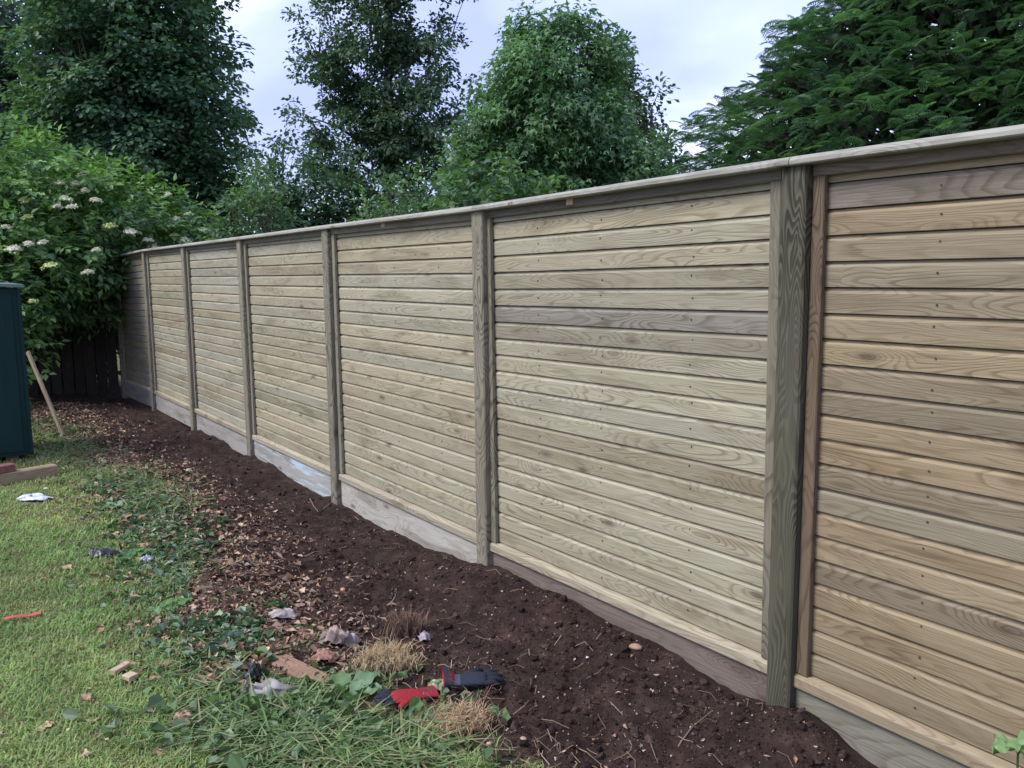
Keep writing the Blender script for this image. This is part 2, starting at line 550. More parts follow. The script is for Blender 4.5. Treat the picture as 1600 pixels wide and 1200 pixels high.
T_ = np.concatenate([-1.2 - np.geomspace(0.05, 500, 24)[::-1], np.arange(-1.2, 3.0, 0.017), np.arange(3.0, 7.0, 0.028), np.arange(7, 14, 0.06), 14 + np.geomspace(0.1, 500, 24)])
S_ = np.concatenate([-0.10 - np.geomspace(0.05, 500, 20)[::-1], np.arange(-0.10, 2.0, 0.017), np.arange(2.0, 4.5, 0.06), 4.5 + np.geomspace(0.1, 500, 22)])
TT, SS = np.meshgrid(T_, S_, indexing='ij')
GX = FA[0] + FD[0] * TT + FN[0] * SS
GY = FA[1] + FD[1] * TT + FN[1] * SS
GZ = ground_z(GX, GY)
SM = soil_mask(GX, GY)
nt_, ns_ = TT.shape
ii = (np.arange(nt_ - 1)[:, None] * ns_ + np.arange(ns_ - 1)[None, :]).ravel()
gmb = MB()
gcol = np.stack([SM, litter_mask(GX, GY), SM * 0], -1).reshape(-1, 3)
gmb.add(np.stack([GX, GY, GZ], -1).reshape(-1, 3), np.stack([ii, ii + 1, ii + ns_ + 1, ii + ns_], -1)[:, ::-1], gcol)
ground = gmb.build('ground', ground_material(), smooth=True)
tag(ground, 'lawn running into a bed of bare dark soil', 'ground', kind='structure')

# ------------------------------------------------------------------ the long timber fence
FROT = math.pi / 2 + ANG
fence = tag(empty('timber_fence', (*FA, 0), FROT), 'long pale timber fence of horizontal boards between square posts with a flat capping', 'fence')
BASE_Y = -0.055                       # board faces sit this far behind the post faces
TOP = [1.975, 1.979, 1.962, 1.970, 1.974, 1.980, 1.985, 1.950]
rng = random.Random(5)


def jit(c, a, b=0.0):
    k = 1 + rng.uniform(-a, a)
    h = rng.uniform(-b, b)
    return (c[0] * k * (1 + h), c[1] * k, c[2] * k * (1 - h), 1)


# posts (local X of the mesh runs up the post)
PW, PD = 0.100, 0.105
for i, t in enumerate(PT):
    mb = MB()
    bevel_box(mb, -0.35, TOP[i] - 0.032, -PD, 0.0, -PW / 2, PW / 2, 0.006)
    o = mb.build('post', M['near_post' if i == 1 else 'post'], fence)
    # X up, Y out of the fence, Z along the fence
    o.matrix_local = Matrix.Translation((t - PW / 2, 0, 0)) @ Matrix(((0, 0, 1, 0), (0, 1, 0, 0), (1, 0, 0, 0), (0, 0, 0, 1))) @ Matrix.Rotation(rng.uniform(-.004, .004), 4, 'Y')
    pc = [(0.20, 0.17, 0.115), (0.102, 0.097, 0.066), (0.235, 0.21, 0.155), (0.22, 0.20, 0.15), (0.25, 0.225, 0.165), (0.25, 0.225, 0.165), (0.24, 0.215, 0.16), (0.20, 0.18, 0.14)][i]
    o.color = (*pc, 1)
    if i == 1: o['label'] = 'dark green-grey post with bold pale grain'

NB, Z0, Z1 = 20, 0.212, 1.884
PITCHB = (Z1 - Z0) / NB
BH = PITCHB - 0.0105


def board_mesh(L, h, name):
    mb = MB()
    prof = [(-0.020, -0.001), (-0.014, -0.001), (-0.011, 0.003), (-0.0005, 0.0), (0.001, 0.0015), (0.0, h - 0.009), (-0.0008, h - 0.0075), (-0.0065, h - 0.0012), (-0.0115, h), (-0.0135, h + 0.0070), (-0.020, h + 0.0070)]
    # small rounded lower edge, sloping upper lip, tongue behind the board above
    extrude_x(mb, prof, -L / 2, L / 2)
    return mb.mesh(name, M['board'])


PALE = [(0.362, 0.326, 0.222), (0.378, 0.336, 0.230), (0.345, 0.314, 0.220), (0.332, 0.298, 0.212), (0.384, 0.346, 0.246)]
DARKB = [(0.282, 0.248, 0.172), (0.300, 0.265, 0.180), (0.312, 0.282, 0.190)]
WARM = [(0.282, 0.222, 0.134), (0.264, 0.212, 0.132), (0.246, 0.204, 0.136), (0.292, 0.228, 0.134), (0.262, 0.206, 0.126)]
WARMD = [(0.212, 0.164, 0.105), (0.222, 0.176, 0.115)]
GREY = [(0.345, 0.320, 0.236), (0.368, 0.336, 0.245), (0.328, 0.296, 0.216), (0.376, 0.346, 0.256)]
DEEP_SHADE = [(0.25, 0.23, 0.175), (0.28, 0.25, 0.19), (0.23, 0.21, 0.165)]  # last panel's boards: shade from the bush put into their colour
GRAVEL = [(0.205, 0.192, 0.145), (0.17, 0.135, 0.11), (0.40, 0.38, 0.33), (0.36, 0.355, 0.33), (0.36, 0.34, 0.31), (0.34, 0.32, 0.30), (0.26, 0.235, 0.22)]


def bluewash():
    """the one gravel board with worn pale blue paint"""
    m = wood('blue_washed_board', 7.0, 0.35, 8.0, 0.7)
    nt = m.node_tree
    b = next(n for n in nt.nodes if n.type == 'BSDF_PRINCIPLED')
    src = b.inputs['Base Color'].links[0].from_socket
    tc = N(nt, 'ShaderNodeTexCoord')
    f = ramp(nt, noise(nt, vscale(nt, tc.outputs['Object'], (1.5, 1, 22.0)), 1.0, 4.0, 0.6, 0.5), (0.50, 0.0), (0.60, 0.85))
    nt.links.new(mixc(nt, f, src, (0.46, 0.57, 0.66)), b.inputs['Base Color'])
    return m


M['bluewash'] = bluewash()
M['nail'] = colmat('nail', 0.6, 0.4, 100, 0.2, use_attr=False, color=(0.05, 0.045, 0.04))

for i in range(7):                      # panel i stands between post i and post i+1
    xa, xb = PT[i], PT[i + 1] - PW
    L = xb - xa
    xc = (xa + xb) / 2
    dz = (TOP[i] + TOP[i + 1]) / 2 - 1.975
    tilt = math.atan2(TOP[i + 1] - TOP[i], PT[i + 1] - PT[i])
    # rear framing carries the boards
    mb = MB()
    for xx in (-L / 2 + 0.03, 0.0, L / 2 - 0.03):
        mb.add(boxv(xx - 0.022, xx + 0.022, -0.060, -0.0245, 0.175, 1.93), BOXF)
    mb.add(boxv(-L / 2 + 0.002, L / 2 - 0.002, -0.0240, -0.0212, 0.20, 1.92), BOXF)
    pan = mb.build('panel', M['board'], fence)
    pan.matrix_local = Matrix.Translation((xc, BASE_Y, dz)) @ Matrix.Rotation(-tilt, 4, 'Y')
    pan.color = (0.16, 0.14, 0.10, 1)
    bm_ = board_mesh(L - 0.012, BH, 'board')
    pal = [WARM, PALE, PALE, PALE, GREY, GREY, DEEP_SHADE][i]
    drk = [WARMD, DARKB, DARKB, DARKB, DARKB, DARKB, DEEP_SHADE][i]
    for k in range(NB):
        o = link('board', bm_, pan)
        o.location = (rng.uniform(-.002, .002), -.0016 + rng.uniform(-.0010, .0010), Z0 + k * PITCHB)
        o.rotation_euler = (rng.uniform(-.050, -.032), rng.uniform(-.0006, .0006), rng.uniform(-.0008, .0008))
        o.color = jit(rng.choice(drk) if rng.random() < 0.13 else rng.choice(pal), 0.06, 0.04)
        if i == 1 and k == 14: o.color = (0.235, 0.212, 0.172, 1)
        if i == 0 and k in (19,): o.color = (0.205, 0.172, 0.135, 1)
    mb = MB()
    extrude_x(mb, [(-0.018, 0), (0, 0), (0, 0.024), (-0.018, 0.024)], -L / 2 + .006, L / 2 - .006)
    o = mb.build('board', M['board'], pan); o.location = (0, 0, Z1); o.color = jit(rng.choice(pal), 0.05)
    # rails and stiles of the frame
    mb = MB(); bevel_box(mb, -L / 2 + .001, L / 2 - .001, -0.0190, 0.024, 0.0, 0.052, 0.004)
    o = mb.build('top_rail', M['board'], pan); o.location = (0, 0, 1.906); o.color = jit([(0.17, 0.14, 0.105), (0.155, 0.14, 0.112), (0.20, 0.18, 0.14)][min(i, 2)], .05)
    mb = MB(); extrude_x(mb, [(-0.0185, 0), (0.030, 0), (0.032, 0.004), (0.032, 0.036), (0.028, 0.042), (0.012, 0.050), (0.010, 0.0445), (-0.0185, 0.053)], -L / 2 + .001, L / 2 - .001)
    o = mb.build('bottom_rail', M['board'], pan); o.location = (0, 0, 0.158); o.color = jit([(0.30, 0.24, 0.155), (0.35, 0.305, 0.215), (0.37, 0.325, 0.24)][min(i, 2)], .05)
    for sg in (-1, 1):
        mb = MB(); bevel_box(mb, 0.2115, 1.9055, 0.0022, 0.024, -0.0225, 0.0225, 0.003)
        o = mb.build('stile', M['post'], pan)
        o.matrix_local = Matrix.Translation((sg * (L / 2 - 0.0240), 0, 0)) @ Matrix(((0, 0, 1, 0), (0, 1, 0, 0), (1, 0, 0, 0), (0, 0, 0, 1)))
        o.color = jit([(0.155, 0.112, 0.072), (0.20, 0.18, 0.13), (0.26, 0.235, 0.175)][min(i, 2)], .06)
    nl = MB()
    for xn in (-L * 0.27, L * 0.02, L * 0.27):
        for k in range(NB):
            a = np.arange(6) * math.pi / 3
            cx, cz = xn + rng.uniform(-.008, .008), Z0 + (k + 0.55) * PITCHB + rng.uniform(-.012, .012)
            V = np.stack([cx + 0.0036 * np.cos(a), np.full(6, 0.0026), cz + 0.0036 * np.sin(a)], 1)
            V2 = V.copy(); V2[:, 1] = -0.004
            q = np.arange(6)
            nl.add(np.concatenate([V, V2]), np.stack([q, q + 6, (q + 1) % 6 + 6, (q + 1) % 6], 1))
            nl.f.append(np.array([[5, 4, 3, 2, 1, 0]]) + nl.n - 12)
    tag(nl.build('nail', M['nail'], pan), kind='stuff')
    # gravel board under the panel, capping above
    mb = MB(); bevel_box(mb, -L / 2 + .001, L / 2 - .001, -0.022, 0.016, -0.20, 0.0, 0.003)
    o = mb.build('gravel_board', M['bluewash'] if i == 3 else M['rough_wood'], fence)
    o.matrix_local = Matrix.Translation((xc, BASE_Y, 0.155 + dz)) @ Matrix.Rotation(-tilt, 4, 'Y'); o.color = (*GRAVEL[i], 1)
    if i == 3: o['label'] = 'gravel board with worn pale blue paint'
    mb = MB(); extrude_x(mb, [(-0.125, 0), (0.018, 0), (0.022, 0.004), (0.022, 0.016), (0.016, 0.026), (0.002, 0.030), (-0.115, 0.030), (-0.125, 0.024)], -(PT[i + 1] - PT[i]) / 2 + .0015, (PT[i + 1] - PT[i]) / 2 - .0015)
    o = mb.build('capping', M['rough_wood'], fence)
    o.matrix_local = Matrix.Translation(((PT[i] + PT[i + 1]) / 2 - PW / 2, 0, (TOP[i] + TOP[i + 1]) / 2 - 0.031)) @ Matrix.Rotation(-tilt, 4, 'Y')
    o.color = jit([(0.335, 0.328, 0.285), (0.33, 0.325, 0.285), (0.33, 0.32, 0.275)][min(i, 2)], .05)
    if i == 1:                          # small dark red stamp on the edge of the capping
        mb = MB()
        for (u0, u1, v0, v1) in [(-.020, -.015, .005, .017), (-.015, -.006, .013, .017), (-.010, -.006, .005, .013), (.002, .006, .005, .017), (.006, .014, .005, .008), (.006, .014, .0135, .0165), (.014, .018, .005, .0165)]:
            mb.add(boxv(u0, u1, 0.0215, 0.0226, v0, v1), BOXF)
        mk = mb.build('print', colmat('red_stamp', .8, .2, 60, .2, use_attr=False, color=(.16, .045, .03)), o)
        mk.location = (.62, 0, 0)
    if i in (1, 2):                     # maker's paper label stapled to the top rail
        mb = MB(); mb.add(boxv(-0.024, 0.024, 0.0245, 0.0255, 0.012, 0.040), BOXF)
        o = mb.build('paper_label', colmat('label_paper_%d' % i, 0.7, 0.2, 60, 0.1, use_attr=False, color=[(0.60, 0.30, 0.16), (0.42, 0.33, 0.26)][i - 1]), pan)
        o.location = (-L / 2 + (0.62 if i == 1 else 0.57) * L, 0, 1.906)
        mb = MB()
        for q, (u0, u1, v0, v1) in enumerate([(-.020, -.004, .031, .036), (.002, .020, .031, .036), (-.020, .006, .023, .028), (.010, .020, .016, .028), (-.020, -.002, .016, .020)]):
            mb.add(boxv(u0, u1, 0.0255, 0.0259, v0, v1), BOXF)
        mk = mb.build('print', colmat('label_print_%d' % i, 0.7, 0.2, 60, 0.1, use_attr=False, color=(0.62, 0.55, 0.46)), pan)
        mk.location = o.location

# ------------------------------------------------------------------ old dark fence closing the far end
M['old_wood'] = wood('old_dark_wood', 12.0, 0.4, 8.0, 0.8, 30.0, 1.6, 0.9, 0.5)
old = tag(empty('old_fence', fw(11.75, 0.0, -0.07), FROT), 'weathered dark fence of upright boards, darkened for the shade under the white flowering bush', 'fence')
for k in range(26):
    mb = MB(); h = 1.45 + rng.uniform(-.06, .06)
    bevel_box(mb, 0.0, h, -0.009, 0.009, -0.068, 0.068, 0.003)
    o = mb.build('board', M['old_wood'], old)
    # X up, Y along fence (thickness), Z across
    o.matrix_local = Matrix.Translation((0.02 * (k % 2), 0.05 + k * 0.15, 0)) @ Matrix(((0, 1, 0, 0), (0, 0, 1, 0), (1, 0, 0, 0), (0, 0, 0, 1))) @ Matrix.Rotation(rng.uniform(-.02, .02), 4, 'Y')
    o.color = jit((0.034, 0.026, 0.021), .3)  # old dark boards, tinted darker still for the shade under the bush
for zz in (0.35, 1.1):
    mb = MB(); mb.add(boxv(0.032, 0.07, 0.0, 3.9, zz, zz + 0.08), BOXF)
    mb.build('rail', M['old_wood'], old).color = (0.06, 0.045, 0.035, 1)

# ------------------------------------------------------------------ trees
def trunk_curve(p0, p1, n=7, wob=0.1):
    s = np.linspace(0, 1, n)[:, None]
    P = np.asarray(p0) * (1 - s) + np.asarray(p1) * s
    w = np.cumsum(R.normal(0, 1, (n, 3)), 0) * wob / math.sqrt(n)
    w -= w[0]
    w[:, 2] *= 0.3
    return P + w * s * 1.0


def limb(p0, p1, up=0.3, n=5):
    p0, p1 = np.asarray(p0, float), np.asarray(p1, float)
    mid = (p0 + p1) / 2 + np.array([0, 0, up]) * np.linalg.norm(p1 - p0) * 0.3 + R.normal(0, .05, 3) * np.linalg.norm(p1 - p0)
    s = np.linspace(0, 1, n)[:, None]
    return (1 - s) ** 2 * p0 + 2 * s * (1 - s) * mid + s * s * p1


def tree(name, label, base, height, trunk_r, blobs, n_clump, per, leaf, lsize, cols, clump_r=0.38, cat='tree', group=None, shell=2.6, droop=0.35,
         flat=0.55, bark=(0.09, 0.075, 0.06), up=0.75, trunk_top=0.85, leaf_mat='leaf', lean=(0, 0), nlimb=16):
    """blobs: ellipsoids (x, y, z, rx, ry, rz) about the base; clumps of leaves fill them, denser towards the outside"""
    base = np.asarray(base, float)
    root = tag(empty(name, tuple(base)), label, cat, group)
    B = np.asarray(blobs, float)
    vol = B[:, 3] * B[:, 4] * B[:, 5]
    pick = R.choice(len(B), n_clump, p=vol / vol.sum())
    u = unit(R.normal(0, 1, (n_clump, 3)))
    rad = R.random(n_clump) ** (1 / shell)
    lump = 1 + 0.16 * np.sin(u[:, 0] * 5 + pick * 1.3) * np.cos(u[:, 2] * 6 + pick) + R.normal(0, 0.06, n_clump)
    cen = B[pick, :3] + u * (rad * lump)[:, None] * B[pick, 3:6]
    outw = unit(u / B[pick, 3:6])
    cr = clump_r * R.uniform(0.55, 1.35, n_clump)
    m = np.maximum(3, (per * (cr / clump_r) ** 2 * R.uniform(0.7, 1.3, n_clump))).astype(int)
    idx = np.repeat(np.arange(n_clump), m)
    tot = len(idx)
    off = unit(R.normal(0, 1, (tot, 3))) * (R.random(tot) ** 0.45)[:, None]
    off[:, 2] *= flat
    off[:, 2] += 0.12 - 0.30 * (off[:, 0] ** 2 + off[:, 1] ** 2)       # each clump domes over
    pos = cen[idx] + off * cr[idx][:, None]
    d = unit(off + outw[idx] * 0.6 + R.normal(0, 0.5, (tot, 3)))
    d[:, 2] -= droop
    n = unit(np.array([0, 0, up]) + outw[idx] * 0.35 + R.normal(0, 0.42, (tot, 3)))
    size = lsize * R.uniform(0.65, 1.25, tot)
    cols = np.asarray(cols, float)
    ccl = cols[R.integers(0, len(cols), n_clump)] * R.uniform(0.82, 1.18, (n_clump, 1))
    c = ccl[idx] * R.uniform(0.75, 1.25, (tot, 1)) * (1 + R.normal(0, .06, (tot, 3)))
    mb = MB()
    add_leaves(mb, pos, d, n, size, leaf, np.clip(c, 0.004, 1))
    crown = mb.build('crown', M[leaf_mat], root)
    # trunk, limbs and the twig that carries each clump
    tb = MB()
    ctr = B[:, :3].mean(0)
    top = np.array([ctr[0] + lean[0], ctr[1] + lean[1], height * trunk_top])
    tp = trunk_curve((0, 0, -0.15), top, 9, 0.12)
    tr = trunk_r * np.linspace(1.15, 0.22, 9) ** 0.9
    tube(tb, tp, tr, 8, bark)
    root_trunk = tb.build('trunk', M['bark'], root, smooth=True)
    lb = MB()
    tgt = R.choice(n_clump, min(nlimb, n_clump), replace=False)
    ends = []
    zmin = B[:, 2].min() - B[:, 5].max()
    for q in tgt:
        p1 = cen[q] * 0.85 + np.array([*tp[-1][:2], cen[q][2]]) * 0.15
        zz = np.clip(p1[2] - 0.45 * np.linalg.norm(p1[:2] - tp[-1][:2]) - 0.2, 0.25, tp[-2][2])
        p0 = np.array([np.interp(zz, tp[:, 2], tp[:, 0]), np.interp(zz, tp[:, 2], tp[:, 1]), zz])
        r0 = np.interp(zz, tp[:, 2], tr) * 0.55
        P = limb(p0, p1)
        tube(lb, P, r0 * np.linspace(1, 0.25, 5), 5, bark)
        ends.append(P)
    E_ = np.concatenate([P[1:] for P in ends] + [tp[3:]])
    for q in range(n_clump):
        j = np.argmin(((E_ - cen[q]) ** 2).sum(1) + 4 * np.maximum(0, E_[:, 2] - cen[q][2]))
        P = limb(E_[j], cen[q], 0.15, 3)
        tube(lb, P, np.array([0.011, 0.007, 0.003]) * (0.6 + trunk_r * 4), 3, bark, cap=False)
    lb.build('branches', M['bark'], root)
    return root


def at(px, depth):
    """ground position on the bearing of a photo column at a given distance"""
    d = ray(px, 432)
    return (float(d[0] / d[1] * depth), float(depth), 0.0)


DK = [(0.066, 0.136, 0.078), (0.084, 0.165, 0.088), (0.056, 0.116, 0.070), (0.108, 0.198, 0.100)]
OAK = [(0.068, 0.124, 0.066), (0.086, 0.150, 0.076), (0.060, 0.110, 0.062)]
LT = [(0.110, 0.215, 0.100), (0.135, 0.25, 0.112), (0.095, 0.185, 0.090), (0.155, 0.28, 0.122)]
SHR = [(0.100, 0.185, 0.080), (0.130, 0.23, 0.092), (0.074, 0.142, 0.066)]
SHRD = [(0.046, 0.094, 0.050), (0.064, 0.124, 0.060)]

tree('maple_tree', 'tall dense dark green tree rising behind the white flowering bush', at(235, 18), 10.5, 0.22,
     [(0, 0, 6.4, 2.0, 1.9, 3.2), (0.5, 0, 4.6, 1.75, 1.7, 2.6), (-0.8, 0, 4.6, 1.5, 1.6, 2.6), (0.9, -0.2, 2.9, 1.2, 1.4, 2.0), (0.35, 0, 8.2, 1.3, 1.3, 2.0)],
     1000, 88, 'round', 0.108, DK, 0.43, flat=0.45, shell=3.2, up=1.1)
tree('maple_tree', 'shaded blue-green tree half hidden behind the tall dense dark one', at(10, 21), 11, 0.25,
     [(0, 0, 7.2, 2.6, 2.2, 3.6), (0.6, 0, 4.2, 2.2, 2.0, 3.0)], 420, 56, 'round', 0.15, [(0.062, 0.130, 0.094), (0.072, 0.148, 0.098), (0.054, 0.112, 0.082)], 0.55, up=1.1)
tree('oak_tree', 'open-crowned dark oak with sky showing between its branches', at(612, 16), 9.5, 0.13,
     [(-0.5, 0, 6.0, 1.15, 1.1, 1.6), (0.5, 0, 5.9, 1.2, 1.1, 1.7), (-0.1, 0, 4.4, 1.75, 1.2, 1.5), (-0.75, 0, 4.0, 0.9, .9, 1.1), (0.75, 0, 3.9, .95, 0.9, 1.2), (0.1, 0, 7.4, 1.4, 1.2, 1.5), (1.35, 0, 5.7, 0.45, .5, .5), (-1.45, 0, 5.2, .45, .5, .6)],
     350, 118, 'oak', 0.088, OAK, 0.28, shell=1.8, flat=0.6, nlimb=34, bark=(0.05, 0.045, 0.04))
tree('young_tree', 'thin straggly sapling with sparse leaves beside the open-crowned oak', at(428, 13.5), 4.3, 0.035,
     [(-0.05, 0, 3.3, 0.45, .4, 0.75), (0.25, 0, 3.7, .28, .3, .4), (0, 0, 2.5, .5, .5, .7)], 70, 16, 'oval', 0.085, OAK + SHR[:1], 0.20, shell=1.8, nlimb=14)
tree('maple_tree', 'bright mid green tree with a domed top between the oak and the yew', at(862, 12), 5.6, 0.13,
     [(0.05, 0, 3.9, 1.0, 0.95, 1.25), (-0.55, 0, 2.8, 0.95, 1.0, 1.25), (0.65, 0, 2.85, 1.0, 1.0, 1.15), (1.15, 0.1, 2.1, 0.9, .9, 1.0), (-1.05, 0, 1.9, 0.75, .9, 1.05), (0.0, 0, 4.55, 0.55, .5, .62)],
     1050, 72, 'star', 0.088, LT, 0.25, droop=0.75, flat=0.7, up=0.6, shell=3.4)
tree('oak_tree', 'dark oak showing at the right shoulder of the bright green tree', at(1000, 17), 5.6, 0.10,
     [(-0.4, 0, 4.6, 0.75, .8, 1.1), (0.2, 0, 3.6, 0.75, .8, 1.0), (0.75, 0, 3.1, 0.55, .6, 0.9), (-0.55, 0, 5.6, 0.42, .5, .55)], 260, 32, 'oak', 0.115, OAK, 0.30, shell=2.0, flat=.7, nlimb=20)
for (px, dep, w, h, cc, lab, per, lf, ls) in [
        (398, 11.2, 0.55, 2.95, SHR, 'light green shrub above the fence beside the dark tree', 40, 'oval', .075),
        (462, 12.4, 0.65, 3.35, SHRD, 'dark leafy shrub above the fence under the straggly sapling', 40, 'oak', .085),
        (540, 12.6, 0.75, 3.2, SHRD, 'dark hawthorn-like shrub in front of the oak trunk on its left', 40, 'oak', .08),
        (612, 10.6, 0.75, 2.75, SHR, 'mid green shrub just above the fence below the oak', 40, 'oval', .07),
        (690, 11.5, 0.80, 3.0, SHR, 'leafy green shrub between the oak and the bright domed tree', 42, 'oval', .075),
        (765, 10.2, 0.75, 3.0, SHR, 'dense green shrub against the left foot of the bright domed tree', 44, 'round', .085),
        (1035, 12.5, 0.6, 2.9, SHRD, 'dark shrub filling the gap between the bright tree and the yew', 40, 'oak', .085)]:
    tree('shrub', lab, at(px, dep), h, 0.04, [(0, 0, h * 0.66, w, w, h * 0.36), (-w * .5, 0, h * .42, w * .8, w * .8, h * .3), (w * .55, 0.1, h * .45, w * .8, w * .8, h * .32)],
         300, per, lf, ls * 1.1, cc, 0.24, cat='shrub', group='shrubs behind the fence', trunk_top=0.7, nlimb=8)


for (t_, s_, lab) in [(12.9, 0.5, 'dense dark laurel added behind the old fence next to the last post to block light'), (12.8, 2.2, 'dense dark laurel added behind the middle of the old fence to block light'), (12.6, 3.8, 'dense dark laurel added behind the old fence towards the green store to block light')]:  # shrubs added to stop light coming through the old fence from behind
    tree('shrub', lab, fw(t_, s_, 0), 2.4, 0.05, [(0, 0, 1.0, .95, .8, .95), (-.3, -.2, .7, .8, .7, .7), (.4, 0, 1.4, .8, .7, .7)], 330, 40, 'round', .10, SHRD, 0.28, cat='shrub', group='laurels added behind the old fence to block light', trunk_top=.6, nlimb=8)


# yew: drooping feathery fronds over a broad dome
def yew(base, label):
    root = tag(empty('yew_tree', base), label, 'tree')
    prof_z = np.array([0.2, 1.6, 2.85, 3.9, 4.87, 5.5, 6.0, 6.3])
    prof_r = np.array([4.5, 4.65, 4.35, 3.45, 2.40, 1.30, 0.6, 0.05])
    # one frond: a curved twig with side twigs, each set with needles
    V, F, C = [], [], []

    def tri(a, b, c, col):
        i = len(V); V.extend([a, b, c]); F.append((i, i + 1, i + 2)); C.extend([col] * 3)
    rr = random.Random(3)

    def axis(u):
        return np.array([u, 0.0, 0.10 * u - 0.30 * u * u])
    for q in range(7):
        u = 0.08 + 0.9 * q / 6
        for sg in (-1, 1):
            ln = 0.44 * (1 - u) ** 0.7 + 0.10
            o = axis(u)
            dv = np.array([0.74, sg * 0.68, -0.10]); dv /= np.linalg.norm(dv)
            nn = 3
            for k in range(nn):
                p = o + dv * ln * (k + 0.4) / nn + np.array([0, 0, -0.10 * (k / nn) ** 2 * ln])
                for s2 in (-1, 1):
                    nd = dv * 0.62 + s2 * np.array([-dv[1], dv[0], 0.12]) * 0.78 + np.array([0, 0, rr.uniform(-.15, .22)])
                    nd *= 0.17 * (1 - 0.3 * k / nn) * rr.uniform(.8, 1.2)
                    w = np.array([dv[0], dv[1], 0.4]) * 0.030
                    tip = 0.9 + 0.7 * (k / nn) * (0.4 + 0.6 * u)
                    tri(p - w, p + w, p + nd, tip)
    V = np.array(V); F = np.array(F); C = np.array(C)
    # sprays: each a bough end carrying a fan of fronds; they cover the side of the dome that faces the garden
    ns0, per = 1950, 5
    zs = R.random(ns0 * 4) * 3.9 + 1.7
    keep = R.random(ns0 * 4) < (np.interp(zs, prof_z, prof_r) / 4.1 * 0.85 + 0.15)
    zs = zs[keep][:ns0]; ns0 = len(zs)
    face = math.atan2(-base[1], -base[0])
    th = face + R.uniform(-1.45, 1.45, ns0)
    lay = 1 - 0.16 * R.random(ns0) ** 1.4
    bump = 1 + 0.04 * np.sin(th * 9 + zs * 2.1) + 0.04 * np.sin(zs * 6 + th * 4)
    rs = np.interp(zs, prof_z, prof_r) * lay * bump
    o3 = np.stack([np.cos(th), np.sin(th), 0 * th], 1)
    cs = o3 * rs[:, None] + np.array([0, 0, 1.0]) * zs[:, None]
    sd0 = unit(o3 + np.array([0, 0, .22]) + R.normal(0, .32, (ns0, 3)))
    slen = R.uniform(.20, .40, ns0)
    cols = np.array([(0.046, 0.104, 0.054), (0.058, 0.128, 0.060), (0.080, 0.165, 0.070), (0.038, 0.086, 0.048)])
    scol = cols[R.integers(0, 4, ns0)] * R.uniform(.85, 1.2, (ns0, 1))
    ix = np.repeat(np.arange(ns0), per); n = len(ix)
    f = np.tile(np.linspace(0.0, 1.0, per), ns0) + R.uniform(-.06, .06, n)
    sgn = np.where(np.arange(n) % 2 == 0, 1.0, -1.0)
    sdv = unit(np.cross(np.array([0, 0, 1.0]), sd0))[ix]
    P = cs[ix] + sd0[ix] * ((f - .75) * slen[ix])[:, None] + np.array([0, 0, -.22]) * (f ** 2 * slen[ix])[:, None]
    d = unit(sd0[ix] * (.55 + .6 * f)[:, None] + sdv * (sgn * (1.05 - .9 * f))[:, None] + np.array([0, 0, .10]) - np.array([0, 0, .25]) * f[:, None] + R.normal(0, .16, (n, 3)))
    up = unit(np.array([0, 0, 1.0]) + o3[ix] * .40 + R.normal(0, .22, (n, 3)))
    side = unit(np.cross(up, d)); nn = np.cross(d, side)
    size = R.uniform(0.10, 0.21, n)
    r = rs[ix]
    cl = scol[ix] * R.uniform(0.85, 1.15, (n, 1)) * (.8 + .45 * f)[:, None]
    inner = P
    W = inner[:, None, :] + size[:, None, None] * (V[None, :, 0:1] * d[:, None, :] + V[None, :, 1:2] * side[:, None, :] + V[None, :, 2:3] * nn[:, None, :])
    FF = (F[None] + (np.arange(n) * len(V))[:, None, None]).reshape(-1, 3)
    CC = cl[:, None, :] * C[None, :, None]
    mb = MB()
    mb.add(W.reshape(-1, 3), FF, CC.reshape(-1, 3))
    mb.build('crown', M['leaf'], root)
    tb = MB(); tube(tb, trunk_curve((0, 0, -.1), (0, 0, 5.5), 8, .1), 0.28 * np.linspace(1.2, 0.1, 8), 8, (0.07, 0.045, 0.035))
    tb.build('trunk', M['bark'], root, smooth=True)
    lb = MB()
    for q in range(0, n, 9):
        p1 = inner[q]
        p0 = np.array([0, 0, max(0.2, p1[2] - 0.35 * r[q])])
        tube(lb, limb(p0, p1, 0.1, 4), np.array([0.03, 0.02, 0.012, 0.005]), 3, (0.06, 0.042, 0.034), cap=False)
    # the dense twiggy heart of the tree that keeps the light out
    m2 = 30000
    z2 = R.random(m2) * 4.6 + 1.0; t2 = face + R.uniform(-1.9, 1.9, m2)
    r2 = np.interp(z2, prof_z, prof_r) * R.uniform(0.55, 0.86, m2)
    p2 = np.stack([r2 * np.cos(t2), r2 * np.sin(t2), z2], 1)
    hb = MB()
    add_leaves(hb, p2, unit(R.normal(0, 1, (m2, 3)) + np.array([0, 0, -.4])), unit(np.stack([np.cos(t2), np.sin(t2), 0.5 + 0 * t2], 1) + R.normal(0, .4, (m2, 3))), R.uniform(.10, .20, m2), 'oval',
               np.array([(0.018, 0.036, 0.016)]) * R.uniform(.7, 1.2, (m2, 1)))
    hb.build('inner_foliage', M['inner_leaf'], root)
    lb.build('branches', M['bark'], root)
    return root


yew(at(1620, 10.0), 'broad dark yew with drooping feathery sprays overhanging the fence line')


